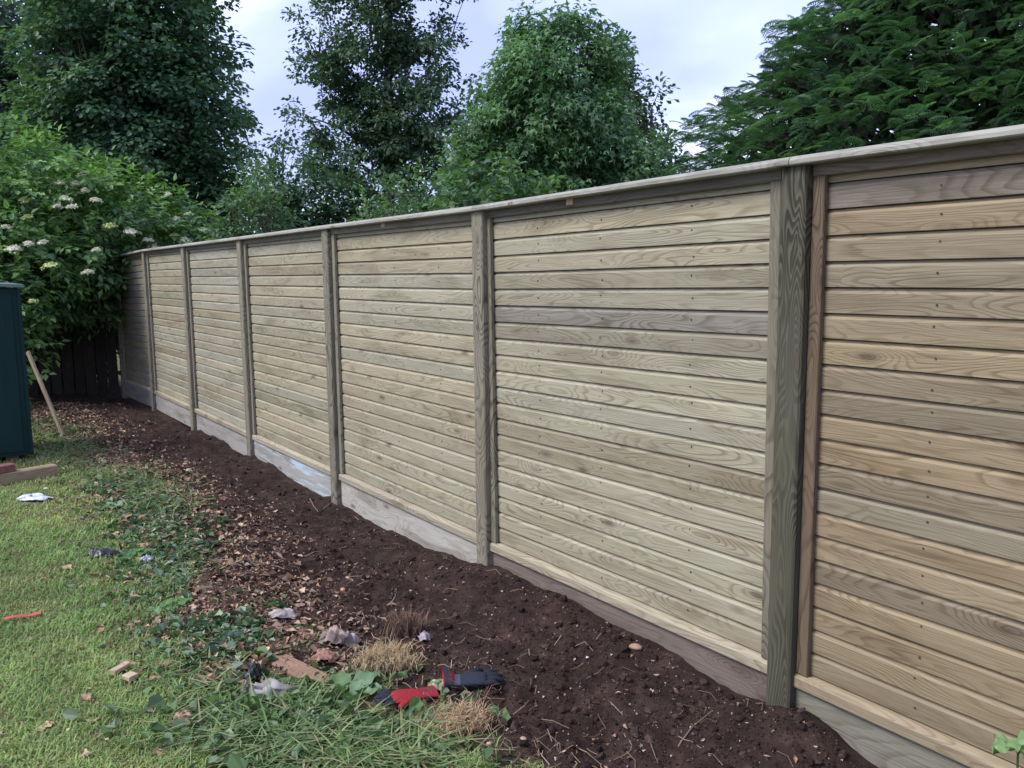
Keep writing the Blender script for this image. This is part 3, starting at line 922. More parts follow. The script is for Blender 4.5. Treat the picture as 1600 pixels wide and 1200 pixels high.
# elder bush: compound leaves and flat white flower heads
def elder():
    base = np.array(fw(12.2, 0.9, -0.05))
    root = tag(empty('elder_bush', tuple(base)), 'big elder bush with flat white flower heads at the far end of the fence', 'bush')
    Bw = np.array([(-7.0, 12.2, 2.35, 2.3, 1.5, 1.35), (-5.55, 12.9, 2.25, 1.05, 0.8, 0.72), (-6.35, 11.1, 1.75, 0.75, 0.65, 0.75), (-7.6, 11.4, 1.9, 1.2, 1.0, 1.2), (-6.12, 10.5, 1.15, 0.26, 0.4, 0.85), (-8.6, 12.0, 1.6, 1.3, 1.2, 1.6)])
    B = Bw.copy(); B[:, :3] -= base
    n = 2400
    vol = B[:, 3] * B[:, 4] * B[:, 5]
    pick = R.choice(len(B), n, p=vol ** .8 / (vol ** .8).sum())
    u = unit(R.normal(0, 1, (n, 3)))
    rad = R.random(n) ** (1 / 3.4) * (1 + 0.10 * np.sin(u[:, 0] * 7 + 2 * u[:, 2] * 5)) + R.normal(0, .03, n)
    cen = B[pick, :3] + u * rad[:, None] * B[pick, 3:6]
    outw = unit(u / B[pick, 3:6])
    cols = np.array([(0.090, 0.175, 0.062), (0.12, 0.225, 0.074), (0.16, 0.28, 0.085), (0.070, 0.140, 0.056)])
    pos, d, nr, sz, cc = [], [], [], [], []
    for q in range(n):
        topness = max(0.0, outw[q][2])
        for k in range(R.integers(3, 6)):                     # compound leaves on this shoot
            ax = unit(outw[q] * 0.7 + R.normal(0, .55, 3) + np.array([0, 0, .15]))
            up = unit(np.array([0, 0, 1.0]) + outw[q] * .4 + R.normal(0, .3, 3))
            sd = unit(np.cross(up, ax))
            ln = R.uniform(.16, .27)
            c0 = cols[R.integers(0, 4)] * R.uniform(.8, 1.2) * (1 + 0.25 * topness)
            o = cen[q] + R.normal(0, .05, 3)
            for (uu, sg) in ((.4, -1), (.4, 1), (.75, -1), (.75, 1), (1., 0)):
                pos.append(o + ax * ln * uu - np.array([0, 0, .12 * ln * uu * uu]))
                d.append(ax * (.35 if sg else 1) + sd * sg * .9 - np.array([0, 0, .25]))
                nr.append(up + R.normal(0, .15, 3)); sz.append(R.uniform(.085, .14)); cc.append(c0 * R.uniform(.85, 1.15))
    mb = MB()
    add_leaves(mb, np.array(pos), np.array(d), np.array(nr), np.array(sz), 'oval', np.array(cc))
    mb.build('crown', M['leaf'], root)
    lb = MB()
    for q in range(9):
        p0 = np.array([R.uniform(-.6, .3), R.uniform(-.5, .4), -.05])
        p1 = cen[R.integers(0, n)] * np.array([.8, .8, .9])
        tube(lb, limb(p0, p1, .5, 7), 0.045 * np.linspace(1, .25, 7), 6, (0.07, 0.055, 0.045))
    for q in range(0, n, 3):
        p1 = cen[q]
        p0 = B[pick[q], :3] * 0.9 + np.array([0, 0, -.25])
        tube(lb, limb(p0, p1, .2, 3), np.array([.012, .008, .003]), 3, (0.06, 0.06, 0.04), cap=False)
    lb.build('stems', M['bark'], root)
    # flower heads where the photo shows them (pixel, depth)
    heads = [(95, 283, 11.3), (118, 284, 11.3), (133, 295, 11.2), (38, 309, 11.0), (103, 307, 11.0), (149, 309, 11.1), (90, 320, 10.9), (112, 320, 10.9), (172, 349, 11.0),
             (204, 358, 11.2), (232, 372, 11.5), (276, 339, 12.4), (295, 332, 12.5), (273, 365, 12.2), (290, 372, 12.2), (320, 357, 12.4), (339, 359, 12.6), (242, 383, 11.8), (42, 336, 10.6),
             (66, 376, 10.3), (45, 378, 10.3), (20, 384, 10.3), (136, 422, 10.4), (52, 468, 10.0), (150, 388, 10.7), (262, 303, 12.2), (128, 268, 11.6), (10, 352, 10.5), (78, 410, 10.2)]
    for hi, (px, py, dep) in enumerate(heads):
        rr_ = ray(px, py); p = rr_ / rr_[1] * dep + np.array([0, 0, CAMZ]) - base
        m = 170
        th, r = R.random(m) * 6.283, np.sqrt(R.random(m))
        hr = R.uniform(.045, .100)
        P = np.stack([r * np.cos(th) * hr, r * np.sin(th) * hr, -0.55 * hr * r ** 2 + R.normal(0, .006, m)], 1)
        tl = np.array([R.normal(0.05, .15), R.normal(-.22, .12), 1.0]); tl /= np.linalg.norm(tl)
        P[:, 2] += -(P[:, 0] * tl[0] + P[:, 1] * tl[1]) / tl[2]
        fb = MB()
        white = hi % 5 != 3
        cw = np.array((0.80, 0.79, 0.62) if white else (0.55, 0.62, 0.28)) * R.uniform(.9, 1.1, (m, 1))
        add_leaves(fb, P, R.normal(0, 1, (m, 3)) * np.array([1, 1, .2]), np.array([0, 0, 1.0]) + R.normal(0, .3, (m, 3)), R.uniform(.022, .034, m), 'star', cw)
        a8 = np.arange(10) * math.pi / 5
        DV = np.concatenate([[[0, 0, 0]], np.stack([np.cos(a8) * hr * .8, np.sin(a8) * hr * .8, np.full(10, -.36 * hr)], 1)]); DV[:, 2] += -(DV[:, 0] * tl[0] + DV[:, 1] * tl[1]) / tl[2] - .004
        fb.add(DV, [(0, k_ + 1, (k_ + 1) % 10 + 1) for k_ in range(10)], cw[0] * .92)
        for k in range(8):
            tube(fb, np.array([[0, 0, -hr * .9], P[k * 17]]), 0.0022, 3, (0.16, 0.22, 0.08), cap=False)
        tube(fb, np.array([[0, 0, -hr * .9], [R.normal(0, .04), .08, -hr * .9 - .16]]), 0.004, 3, (0.10, 0.15, 0.06), cap=False)
        f = fb.build('flower_head', M['petal'], root)
        f.location = tuple(p)
    return root


elder()

# ------------------------------------------------------------------ shed, sleeper, brick, stake
def shed():
    root = tag(empty('garden_shed', fw(6.83, 1.62, 0.0), FROT), 'dark green metal garden store beside the lawn', 'shed')
    gm, nt, out = new_mat('dark_green_paint')
    tc = N(nt, 'ShaderNodeTexCoord')
    n = noise(nt, vscale(nt, tc.outputs['Object'], (2, 2, .6)), 2.0, 5.0, .6)
    streak = ramp(nt, noise(nt, vscale(nt, tc.outputs['Object'], (30, 30, 3.5)), 1.0, 2.0), (.72, 0.0), (.78, .10))
    c = ramp(nt, n, (.3, (0.004, 0.022, 0.022)), (.7, (0.007, 0.031, 0.030)))
    c = mixc(nt, streak, c, (0.09, 0.12, 0.12))
    b = N(nt, 'ShaderNodeBsdfPrincipled'); setin(b, Roughness=.62); b.inputs['Specular IOR Level'].default_value = .18
    nt.links.new(c, b.inputs['Base Color']); nt.links.new(b.outputs[0], out.inputs[0])
    W_, D_, H_ = 1.25, 0.95, 1.545
    # front and back faces are shallow-ribbed sheets, end walls plain
    mb = MB(); mb.add(boxv(0.0, D_, 0.0, W_, 0.05, H_), BOXF); mb.build('body', gm, root)
    for (xx, yy) in ((0, 0), (0, W_), (D_, 0), (D_, W_)):
        mb = MB(); mb.add(boxv(xx - .014, xx + .014, yy - .014, yy + .014, 0.048, H_ - .006), BOXF); mb.build('corner_trim', gm, root)
    mb = MB()
    mb.add(np.array([[-.05, -.045, H_ + .005], [D_ + .05, -.045, H_ + .02], [D_ + .05, W_ + .05, H_ + .10], [-.05, W_ + .05, H_ + .085],
                     [-.05, -.045, H_ + .03], [D_ + .05, -.045, H_ + .045], [D_ + .05, W_ + .05, H_ + .125], [-.05, W_ + .05, H_ + .11]]), BOXF)
    mb.build('roof', colmat('roof_sheet', .55, .4, 20, .2, use_attr=False, color=(0.10, 0.15, 0.15)), root)
    mb = MB()
    for k in range(3):
        mb.add(boxv(.05, D_ - .05, .1 + k * .5, .2 + k * .5, -0.04, 0.049), BOXF)
    mb.build('bearers', M['rough_wood'], root).color = (.18, .14, .1, 1)
    for k in range(2):
        mb = MB(); mb.add(boxv(-.012, -.002, .06 + k * .58, .60 + k * .58, 0.09, H_ - .05), BOXF); d = mb.build('door', gm, root)
        mb = MB(); mb.add(boxv(-.035, -.012, (.56 if k == 0 else .66), (.59 if k == 0 else .69), .75, .90), BOXF)
        mb.build('handle', M['nail'], d)


shed()

x0, y0 = gp(88, 742)
t0, s0 = ts(x0, y0)
mb = MB(); bevel_box(mb, 0, 1.6, -.05, .05, -.03, .10, .008)
o = tag(mb.build('timber_sleeper', M['rough_wood']), 'squared timber sleeper lying in front of the dark green store', 'timber')
o.location = fw(t0 + .05, s0, gz(x0, y0) - 0.005); o.rotation_euler = (0, 0, math.atan2(FN[1], FN[0]) + .25); o.color = (.30, .235, .15, 1)
ox, oy = o.location.x + math.cos(o.rotation_euler.z) * .42, o.location.y + math.sin(o.rotation_euler.z) * .42
mb = MB(); bevel_box(mb, -.105, .105, -.05, .05, 0, .062, .006)
b = tag(mb.build('brick', colmat('brick_red', .9, .2, 35, .35, .4, False, (0.20, 0.085, 0.08))), 'old red brick lying on the timber sleeper', 'brick')
b.location = (ox, oy, o.location.z + .1005); b.rotation_euler = (0, 0, o.rotation_euler.z + .12)

x1, y1 = gp(100, 682)
z1 = gz(x1, y1)
p0 = np.array([x1, y1, z1 - .01])
dd = ray(46, 556); p1 = dd / dd[1] * (y1 + 0.28) + np.array([0, 0, CAMZ])
L_ = float(np.linalg.norm(p1 - p0)) + .05
mb = MB(); bevel_box(mb, 0, L_, -.012, .012, -.024, .024, .003)
o = tag(mb.build('timber_stake', M['rough_wood']), 'sawn timber stake leaning against the corner of the green store', 'stake')
dirv = Vector(p1 - p0).normalized()
o.matrix_world = Matrix.Translation(p0) @ dirv.to_track_quat('X', 'Z').to_matrix().to_4x4(); o.color = (.30, .25, .17, 1)

# ------------------------------------------------------------------ ground cover: grass, soil crumbs, litter
def scatter(n, tmin, tmax, smin, smax, near=True):
    """points in the fence frame, thinning out with distance from the viewpoint"""
    out = []
    got = 0
    while got < n:
        t = R.uniform(tmin, tmax, n * 2); s = R.uniform(smin, smax, n * 2)
        x = FA[0] + FD[0] * t + FN[0] * s; y = FA[1] + FD[1] * t + FN[1] * s
        d = np.hypot(x, y)
        ok = (R.random(n * 2) < np.clip((2.4 / d) ** 1.5, 0, 1)) if near else np.ones(n * 2, bool)
        ok &= (np.abs(x) / np.maximum(y, .1) < 0.85) & (y > 1.8)
        p = np.stack([x[ok], y[ok]], 1)
        out.append(p); got += len(p)
    return np.concatenate(out)[:n]


def blades(mb, x, y, z, length, width, lean, col, k0=.6, k1=1.5):
    n = len(x)
    th = R.random(n) * 6.283
    dv = np.stack([np.cos(th), np.sin(th), 0 * th], 1)
    sv = np.stack([-np.sin(th), np.cos(th), 0 * th], 1)
    p = np.stack([x, y, z], 1)
    l, w, le = length[:, None], width[:, None], lean[:, None]
    upv = np.array([[0, 0, 1.0]])
    mid = p + l * .55 * (upv * np.cos(le * k0) + dv * np.sin(le * k0))
    tip = mid + l * .45 * (upv * np.cos(le * k1) + dv * np.sin(le * k1))
    V = np.stack([p - sv * w, p + sv * w, mid + sv * w * .8, mid - sv * w * .8, tip], 1)
    F = (np.array([[0, 1, 2], [0, 2, 3], [3, 2, 4]])[None] + (np.arange(n) * 5)[:, None, None]).reshape(-1, 3)
    mb.add(V.reshape(-1, 3), F, np.repeat(col, 5, axis=0))


CLEAR = [(606, 1106, .20), (742, 1078, .15), (684, 1074, .07), (412, 1090, .11), (398, 1064, .05), (545, 1086, .09), (468, 1052, .10), (522, 1004, .09), (548, 1007, .06), (508, 1036, .08), (444, 967, .08), (160, 871, .08), (54, 782, .12), (190, 1056, .05), (604, 1042, .06), (716, 1135, .07), (270, 952, .05), (208, 872, .06), (186, 793, .09), (290, 1130, .05), (36, 971, .06)]
CLEAR = [(*gp(a_, b_), c_) for (a_, b_, c_) in CLEAR]


def clear(x, y, k=1.0):
    ok = np.ones(len(x), bool)
    for (cx, cy, cr) in CLEAR:
        ok &= (x - cx) ** 2 + (y - cy) ** 2 > (cr * k) ** 2 * R.uniform(.4, 1.3, len(x))
    return ok


def pal(cols, n, a=.2):
    cols = np.asarray(cols, float)
    return cols[R.integers(0, len(cols), n)] * R.uniform(1 - a, 1 + a, (n, 1))


P = scatter(190000, -0.5, 9.5, 0.55, 4.2)
m = soil_mask(P[:, 0], P[:, 1])
bare = fbm(P[:, 0] * 1.7, P[:, 1] * 1.7, 4, 6)
keep = (m < R.random(len(P)) * .6) & (bare > 0.17 + R.random(len(P)) * .12) & clear(P[:, 0], P[:, 1], .75) & (R.random(len(P)) > litter_mask(P[:, 0], P[:, 1]) * 1.05)
P = P[keep]; n = len(P); dist = np.hypot(P[:, 0], P[:, 1])
tone = np.clip((fbm(P[:, 0] * 1.6, P[:, 1] * 1.6, 4, 9, .65) - .36) / .28, 0, 1)[:, None]
tuftn = fbm(P[:, 0] * 9, P[:, 1] * 9, 2, 2)
c = pal([(.31, .41, .140), (.35, .43, .16), (.26, .36, .12), (.40, .41, .18)], n) * tone + pal([(.21, .315, .105), (.18, .28, .10), (.26, .34, .13)], n) * (1 - tone)
c *= (.72 + .56 * tuftn)[:, None]
dry = R.random(n) < .06 + .5 * np.clip(fbm(P[:, 0] * 2.7, P[:, 1] * 2.7, 3, 10) - .56, 0, 1) * 3
c[dry] = pal([(.26, .20, .11), (.22, .18, .10)], dry.sum())
mb = MB()
blades(mb, P[:, 0], P[:, 1], ground_z(P[:, 0], P[:, 1]) - .004, R.uniform(.018, .042, n) * (1 + .5 * (1 - tone[:, 0])) * (.55 + .95 * tuftn), R.uniform(.0013, .0026, n) * (.75 + dist * .16), R.uniform(.5, 1.5, n), c)
tag(mb.build('lawn_grass', M['grass']), 'short patchy lawn grass beside the soil bed', 'grass', kind='stuff')

# cut grass and weeds thrown down along the edge of the bed
mb = MB()
for (px, py, rx, ry, n, l0, l1) in [(470, 1150, 140, 42, 2300, .09, .26), (560, 1190, 120, 35, 1500, .08, .24), (350, 1095, 60, 36, 450, .06, .14), (640, 1165, 55, 36, 420, .06, .16), (480, 1090, 70, 22, 330, .05, .14), (250, 775, 55, 30, 1100, .06, .15),
                                   (215, 750, 45, 22, 600, .06, .14), (120, 700, 40, 30, 1200, .08, .22), (280, 870, 60, 40, 420, .05, .12), (160, 745, 50, 18, 600, .06, .14), (300, 1050, 70, 40, 400, .05, .12)]:
    q = R.normal(0, .55, (n, 2)) * np.array([rx, ry]) + np.array([px, py])
    xy = np.array([gp(a_, min(b_, 1330)) for a_, b_ in q])
    xy = xy[clear(xy[:, 0], xy[:, 1]) & (R.random(len(xy)) < .72)]; n = len(xy)
    x, y = xy[:, 0], xy[:, 1]
    blades(mb, x, y, ground_z(x, y) + .030 * R.random(n) ** 2, R.uniform(l0, l1, n), R.uniform(.0016, .0048, n), R.uniform(1.25, 1.62, n), pal([(.115, .185, .062), (.145, .225, .075), (.085, .140, .052), (.20, .28, .12), (.25, .32, .15), (.33, .30, .16)], n), .96, 1.08)
tag(mb.build('cut_grass', M['grass']), 'pulled weeds and long cut grass lying along the bed edge', 'grass cuttings', kind='stuff')

# clods and crumbs of soil
ICO_V = []
g = (1 + 5 ** .5) / 2
for a, b_ in ((-1, g), (1, g), (-1, -g), (1, -g)):
    ICO_V += [(a, b_, 0), (0, a, b_), (b_, 0, a)]
ICO_V = unit(np.array(ICO_V, float))
ICO_F = []
for a in range(12):
    for b_ in range(a + 1, 12):
        for c_ in range(b_ + 1, 12):
            if all(np.linalg.norm(ICO_V[p] - ICO_V[q]) < 1.1 for p, q in ((a, b_), (b_, c_), (a, c_))):
                nrm_ = np.cross(ICO_V[b_] - ICO_V[a], ICO_V[c_] - ICO_V[a])
                ICO_F.append((a, b_, c_) if nrm_ @ ICO_V[a] > 0 else (a, c_, b_))
ICO_F = np.array(ICO_F)


def lumps(mb, x, y, r, cols, sink=.3, V0=ICO_V, F0=ICO_F):
    n = len(x)
    sc = R.uniform(.6, 1.3, (n, 1, 3)) * r[:, None, None]
    V = V0[None] * sc * (1 + R.normal(0, .16, (n, len(V0), 1)))
    a = R.random(n) * 6.283
    ca, sa = np.cos(a)[:, None], np.sin(a)[:, None]
    X = V[:, :, 0] * ca - V[:, :, 1] * sa; Y = V[:, :, 0] * sa + V[:, :, 1] * ca
    W = np.stack([X + x[:, None], Y + y[:, None], V[:, :, 2] * .8 + (ground_z(x, y) + r * (1 - 2 * sink) * .5)[:, None]], -1)
    F = (F0[None] + (np.arange(n) * len(V0))[:, None, None]).reshape(-1, 3)
    mb.add(W.reshape(-1, 3), F, np.repeat(cols, len(V0), axis=0))


TET_V = unit(np.array([(1, 1, 1), (1, -1, -1), (-1, 1, -1), (-1, -1, 1)], float)); TET_F = np.array([(0, 1, 2), (0, 3, 1), (0, 2, 3), (1, 3, 2)])
SOILC = [(.031, .0195, .017), (.043, .027, .0235), (.023, .0145, .013), (.060, .040, .034)]
mb = MB()
P = scatter(8000, -1.2, 11.5, 0.0, 1.5); P = P[soil_mask(P[:, 0], P[:, 1]) > .35]
lumps(mb, P[:, 0], P[:, 1], .003 + .019 * R.random(len(P)) ** 6, pal(SOILC, len(P)))
P = scatter(52000, -1.2, 11.5, 0.0, 1.5); P = P[soil_mask(P[:, 0], P[:, 1]) > .3]
lumps(mb, P[:, 0], P[:, 1], .002 + .005 * R.random(len(P)) ** 2, pal(SOILC, len(P)), .2, TET_V, TET_F)
tag(mb.build('soil_crumbs', M['soil_bits']), 'loose dark soil crumbs and clods covering the bed', 'soil', kind='stuff')

# pale grit, wood chips, dry stems and leaf fragments
mb = MB()
P = scatter(2600, -1.2, 11.5, 0.0, 1.5)
lumps(mb, P[:, 0], P[:, 1], .0025 + .006 * R.random(len(P)) ** 3, pal([(.36, .30, .26), (.25, .19, .16), (.45, .40, .36), (.30, .17, .12)], len(P)), .1, TET_V, TET_F)


def flakes(mb, P, size, cols, kind='oval', tilt=.5, lift=.006):
    n = len(P)
    d = R.normal(0, 1, (n, 3)) * np.array([1, 1, .25]); nn = np.array([0, 0, 1.0]) + R.normal(0, tilt, (n, 3))
    pos = np.stack([P[:, 0], P[:, 1], ground_z(P[:, 0], P[:, 1]) + lift + R.random(n) * .012], 1)
    add_leaves(mb, pos, d, nn, size, kind, cols, R.uniform(.25, 1.35, n), R.uniform(.5, 4.0, n))


DRY = [(.34, .225, .145), (.27, .165, .11), (.44, .32, .22), (.18, .11, .08), (.38, .27, .20), (.13, .08, .06), (.09, .055, .045)]
P = scatter(21000, 0.9, 10.8, .30, 1.7, False)
P2 = scatter(15000, 0.9, 10.5, .35, 1.8)
P = np.concatenate([P, P2])
P = P[(R.random(len(P)) < litter_mask(P[:, 0], P[:, 1])) & clear(P[:, 0], P[:, 1], .6)]
flakes(mb, P, .010 + .050 * R.random(len(P)) ** 2.0, pal(DRY, len(P), .3))
P = scatter(1500, -1, 10, .0, 1.2)
flakes(mb, P, .006 + .02 * R.random(len(P)) ** 2, pal(DRY, len(P), .3))
P = scatter(1500, .2, 9, 1.0, 4.0)
flakes(mb, P, .008 + .022 * R.random(len(P)) ** 2, pal(DRY[:5], len(P), .3), 'oval', .5, .022)
# dry stems
P = scatter(5200, -.8, 10, .02, 1.6)
t, s = ts(P[:, 0], P[:, 1])
for (x, y) in P[R.random(len(P)) < np.clip(.05 + .9 * np.exp(-((s - 1.05) / .32) ** 2), 0, 1)]:
    a = R.random() * 6.283; ln = R.uniform(.02, .11)
    q = np.array([[x, y, 0], [x + math.cos(a) * ln * .5, y + math.sin(a) * ln * .5, 0], [x + math.cos(a + .3) * ln, y + math.sin(a + .3) * ln, 0]])
    q[:, 2] = ground_z(q[:, 0], q[:, 1]) + np.array([.003, .009 + R.random() * .012, .005])
    tube(mb, q, R.uniform(.0007, .0018), 3, pal([(.28, .20, .135), (.20, .135, .09), (.36, .28, .20), (.13, .09, .065)], 1)[0], cap=False)
tag(mb.build('leaf_litter', M['litter']), 'dry leaf fragments, stems and chips strewn between lawn and soil', 'leaf litter', kind='stuff')

# cut green leaves scattered through the edge
mb = MB()
P = scatter(20000, 0.6, 9.5, .7, 1.9)
t, s = ts(P[:, 0], P[:, 1])
wgt = np.exp(-((s - np.interp(t, [.6, 2, 4, 6, 9], [1.25, 1.32, 1.18, 1.15, 1.3])) / .24) ** 2) * np.clip((fbm(P[:, 0] * 2.0, P[:, 1] * 2.0, 3, 4) - .40) * 5, .04, 1)
P = P[(R.random(len(P)) < wgt) & clear(P[:, 0], P[:, 1], .6)]
flakes(mb, P, R.uniform(.018, .062, len(P)), pal([(.060, .115, .048), (.085, .16, .062), (.042, .08, .04), (.17, .24, .16), (.11, .19, .065)], len(P)), 'round', .55, .012)
P = np.array([gp(*q) for q in R.normal(0, .5, (900, 2)) * np.array([190, 60]) + np.array([480, 1140])])
P = P[clear(P[:, 0], P[:, 1], .8)]
flakes(mb, P, R.uniform(.02, .07, len(P)), pal([(.075, .135, .050), (.11, .19, .07), (.19, .26, .15), (.06, .105, .045)], len(P)), 'round', .6, .03)
tag(mb.build('cut_leaves', M['glossy_leaf']), 'freshly cut green leaves strewn along the lawn edge', 'cut leaves', kind='stuff')

# ------------------------------------------------------------------ single things lying about
def put(o, px, py, rz=0.0, lift=0.0):
    x, y = gp(px, py)
    for _ in range(3):
        x, y = gp(px, py, gz(x, y))
    o.location = (x, y, gz(x, y) + lift)
    o.rotation_euler = (0, 0, rz)
    return o


def crumple(name, label, cat, px, py, w, d, h, cols, seed, rough=.7, spec=.3, rz=0.0, nseg=22):
    """a crumpled sheet with folds and thickness"""
    r = np.random.default_rng(seed)
    u, v = np.meshgrid(np.linspace(-1, 1, nseg), np.linspace(-1, 1, nseg), indexing='ij')
    k = seed % 9
    ridge = np.abs(fbm(u * 1.15 + seed + .5 * v, v * 1.15 + 2 * seed, 2, k) - .5) * 3.2
    z = h * (.15 + 1.1 * np.clip(1 - ridge, 0, 1) * np.clip(1.15 - u ** 2 * .8 - v ** 2 * .8, 0, 1) + .16 * np.abs(fbm(u * 3 + seed, v * 3, 2, k + 2) - .5) * 4)
    rag = 1 + .28 * (fbm(np.arctan2(v, u) * 1.5 + 9, u * 0 + seed, 2, k + 3) - .5)
    rad = np.maximum(np.abs(u), np.abs(v)) / (np.hypot(u, v) + 1e-6)
    X = u * rad * rag * w / 2 + (fbm(u * 3, v * 3 + 5, 2, k + 5) - .5) * w * .25
    Y = v * rad * rag * d / 2 + (fbm(u * 3 + 7, v * 3, 2, k + 6) - .5) * d * .25
    V = np.stack([X, Y, z], -1).reshape(-1, 3)
    i = (np.arange(nseg - 1)[:, None] * nseg + np.arange(nseg - 1)).ravel()
    F = np.stack([i, i + nseg, i + nseg + 1, i + 1], 1)
    cols = np.asarray(cols, float)
    f = fbm(u * 2.5 + 3, v * 2.5 + seed, 3, k + 1).ravel()[:, None]
    f = np.clip((f - .4) * 5, 0, 1)
    c = cols[0] * (1 - f) + cols[-1] * f
    mb = MB(); mb.add(V, F, c)
    o = mb.build(name, colmat('surface_of_%s_%d' % (name, seed), rough, spec, 60, .12), smooth=True)
    sm = o.modifiers.new('thickness', 'SOLIDIFY'); sm.thickness = .0015; sm.offset = 1
    tag(o, label, cat)
    return put(o, px, py, rz, .004)


crumple('plastic_bag', 'pale blue-white plastic wrapper lying flat on the lawn', 'wrapper', 54, 782, .26, .10, .035, [(.62, .66, .74), (.45, .50, .58)], 3, .35, .5)
crumple('plastic_scrap', 'crumpled black plastic scrap on the lawn', 'plastic', 160, 871, .19, .13, .045, [(.012, .013, .017), (.03, .032, .04)], 5, .35, .5)
crumple('plastic_scrap', 'black plastic scrap beside the grey rag in the cut grass', 'plastic', 398, 1064, .085, .075, .05, [(.010, .010, .014), (.025, .026, .035)], 6, .4, .5)
crumple('rag', 'pale grey crumpled rag lying in the cut grass', 'rag', 412, 1088, .20, .12, .045, [(.30, .28, .27), (.15, .135, .135)], 8)
crumple('paper_scrap', 'small whitish crumpled paper scrap lying alone on the bare soil', 'paper', 444, 967, .14, .065, .035, [(.36, .31, .30), (.22, .18, .17)], 11)
crumple('rag', 'brownish grey rag with pink stains beside the rotten plank', 'rag', 522, 1004, .13, .11, .05, [(.30, .24, .21), (.19, .14, .125)], 12)
crumple('paper_scrap', 'lilac-grey paper scrap on the soil next to the brownish rag', 'paper', 548, 1007, .08, .09, .05, [(.40, .35, .37), (.26, .22, .23)], 13)
crumple('paper_scrap', 'small lilac paper scrap beside the dead root tuft', 'paper', 664, 1002, .06, .05, .03, [(.36, .32, .35), (.24, .2, .22)], 14)
crumple('bark_scrap', 'pinkish brown curled bark scrap beside the rotten plank end', 'bark', 508, 1036, .13, .07, .04, [(.40, .22, .16), (.26, .14, .10)], 15)
crumple('packet', 'green and silver crushed packet between the two work gloves', 'packet', 684, 1074, .085, .10, .03, [(.16, .19, .075), (.34, .38, .26)], 17, .5, .4)
crumple('plastic_scrap', 'small grey plastic scrap among the cut leaves', 'plastic', 229, 878, .07, .06, .03, [(.30, .33, .40), (.16, .18, .22)], 19, .4, .5)
crumple('rag', 'flat pale leaf-like rag near the lawn corner of the cut grass', 'rag', 290, 1130, .10, .06, .03, [(.36, .34, .30), (.40, .22, .15)], 21)

# rotten plank
pa, pb = gp(425, 1032), gp(512, 1076)
L_ = math.hypot(pa[0] - pb[0], pa[1] - pb[1])
mb = MB(); bevel_box(mb, -L_ / 2, L_ / 2, -.045, .045, 0, .022, .006)
o = tag(mb.build('rotten_plank', M['rough_wood']), 'short rotten reddish plank half buried at the edge of the cut grass', 'plank')
mx, my = (pa[0] + pb[0]) / 2, (pa[1] + pb[1]) / 2
o.location = (mx, my, max(gz(*pa), gz(*pb), gz(mx, my)) - .002); o.rotation_euler = (.05, .0, math.atan2(pb[1] - pa[1], pb[0] - pa[0])); o.color = (.27, .165, .115, 1)
for (px, py, L_, w, rz, lab) in [(188, 1052, .085, .016, 1.25, 'longer pale timber offcut standing out on the lawn'), (204, 1065, .045, .022, -.5, 'stubby pale timber offcut beside the longer one on the lawn')]:
    mb = MB(); bevel_box(mb, -L_ / 2, L_ / 2, -w, w, -.002, .018, .003)
    o = tag(mb.build('timber_offcut', M['rough_wood']), lab, 'offcut'); put(o, px, py, rz, .014); o.color = (.46, .36, .23, 1)

mb = MB()
xs = np.linspace(-.075, .075, 9)
for sg in (0,):
    V, F = [], []
    for i, xx in enumerate(xs):
        zz = .014 + .004 * math.sin(i * .8)
        V += [(xx, -.011, zz), (xx, .011, zz + .004), (xx, .011, zz + .0055), (xx, -.011, zz + .0015)]
    for i in range(8):
        for k in range(4):
            F.append((i * 4 + k, i * 4 + (k + 1) % 4, i * 4 + 4 + (k + 1) % 4, i * 4 + 4 + k))
    mb.add(V, F); mb.f.append(np.array([[3, 2, 1, 0], [32, 33, 34, 35]]) + mb.n - 36)
put(tag(mb.build('plastic_strip', colmat('red_plastic', .4, .5, 40, .15, use_attr=False, color=(.42, .055, .04))), 'red plastic strip lying on the lawn', 'strip'), 36, 971, .5, .012)


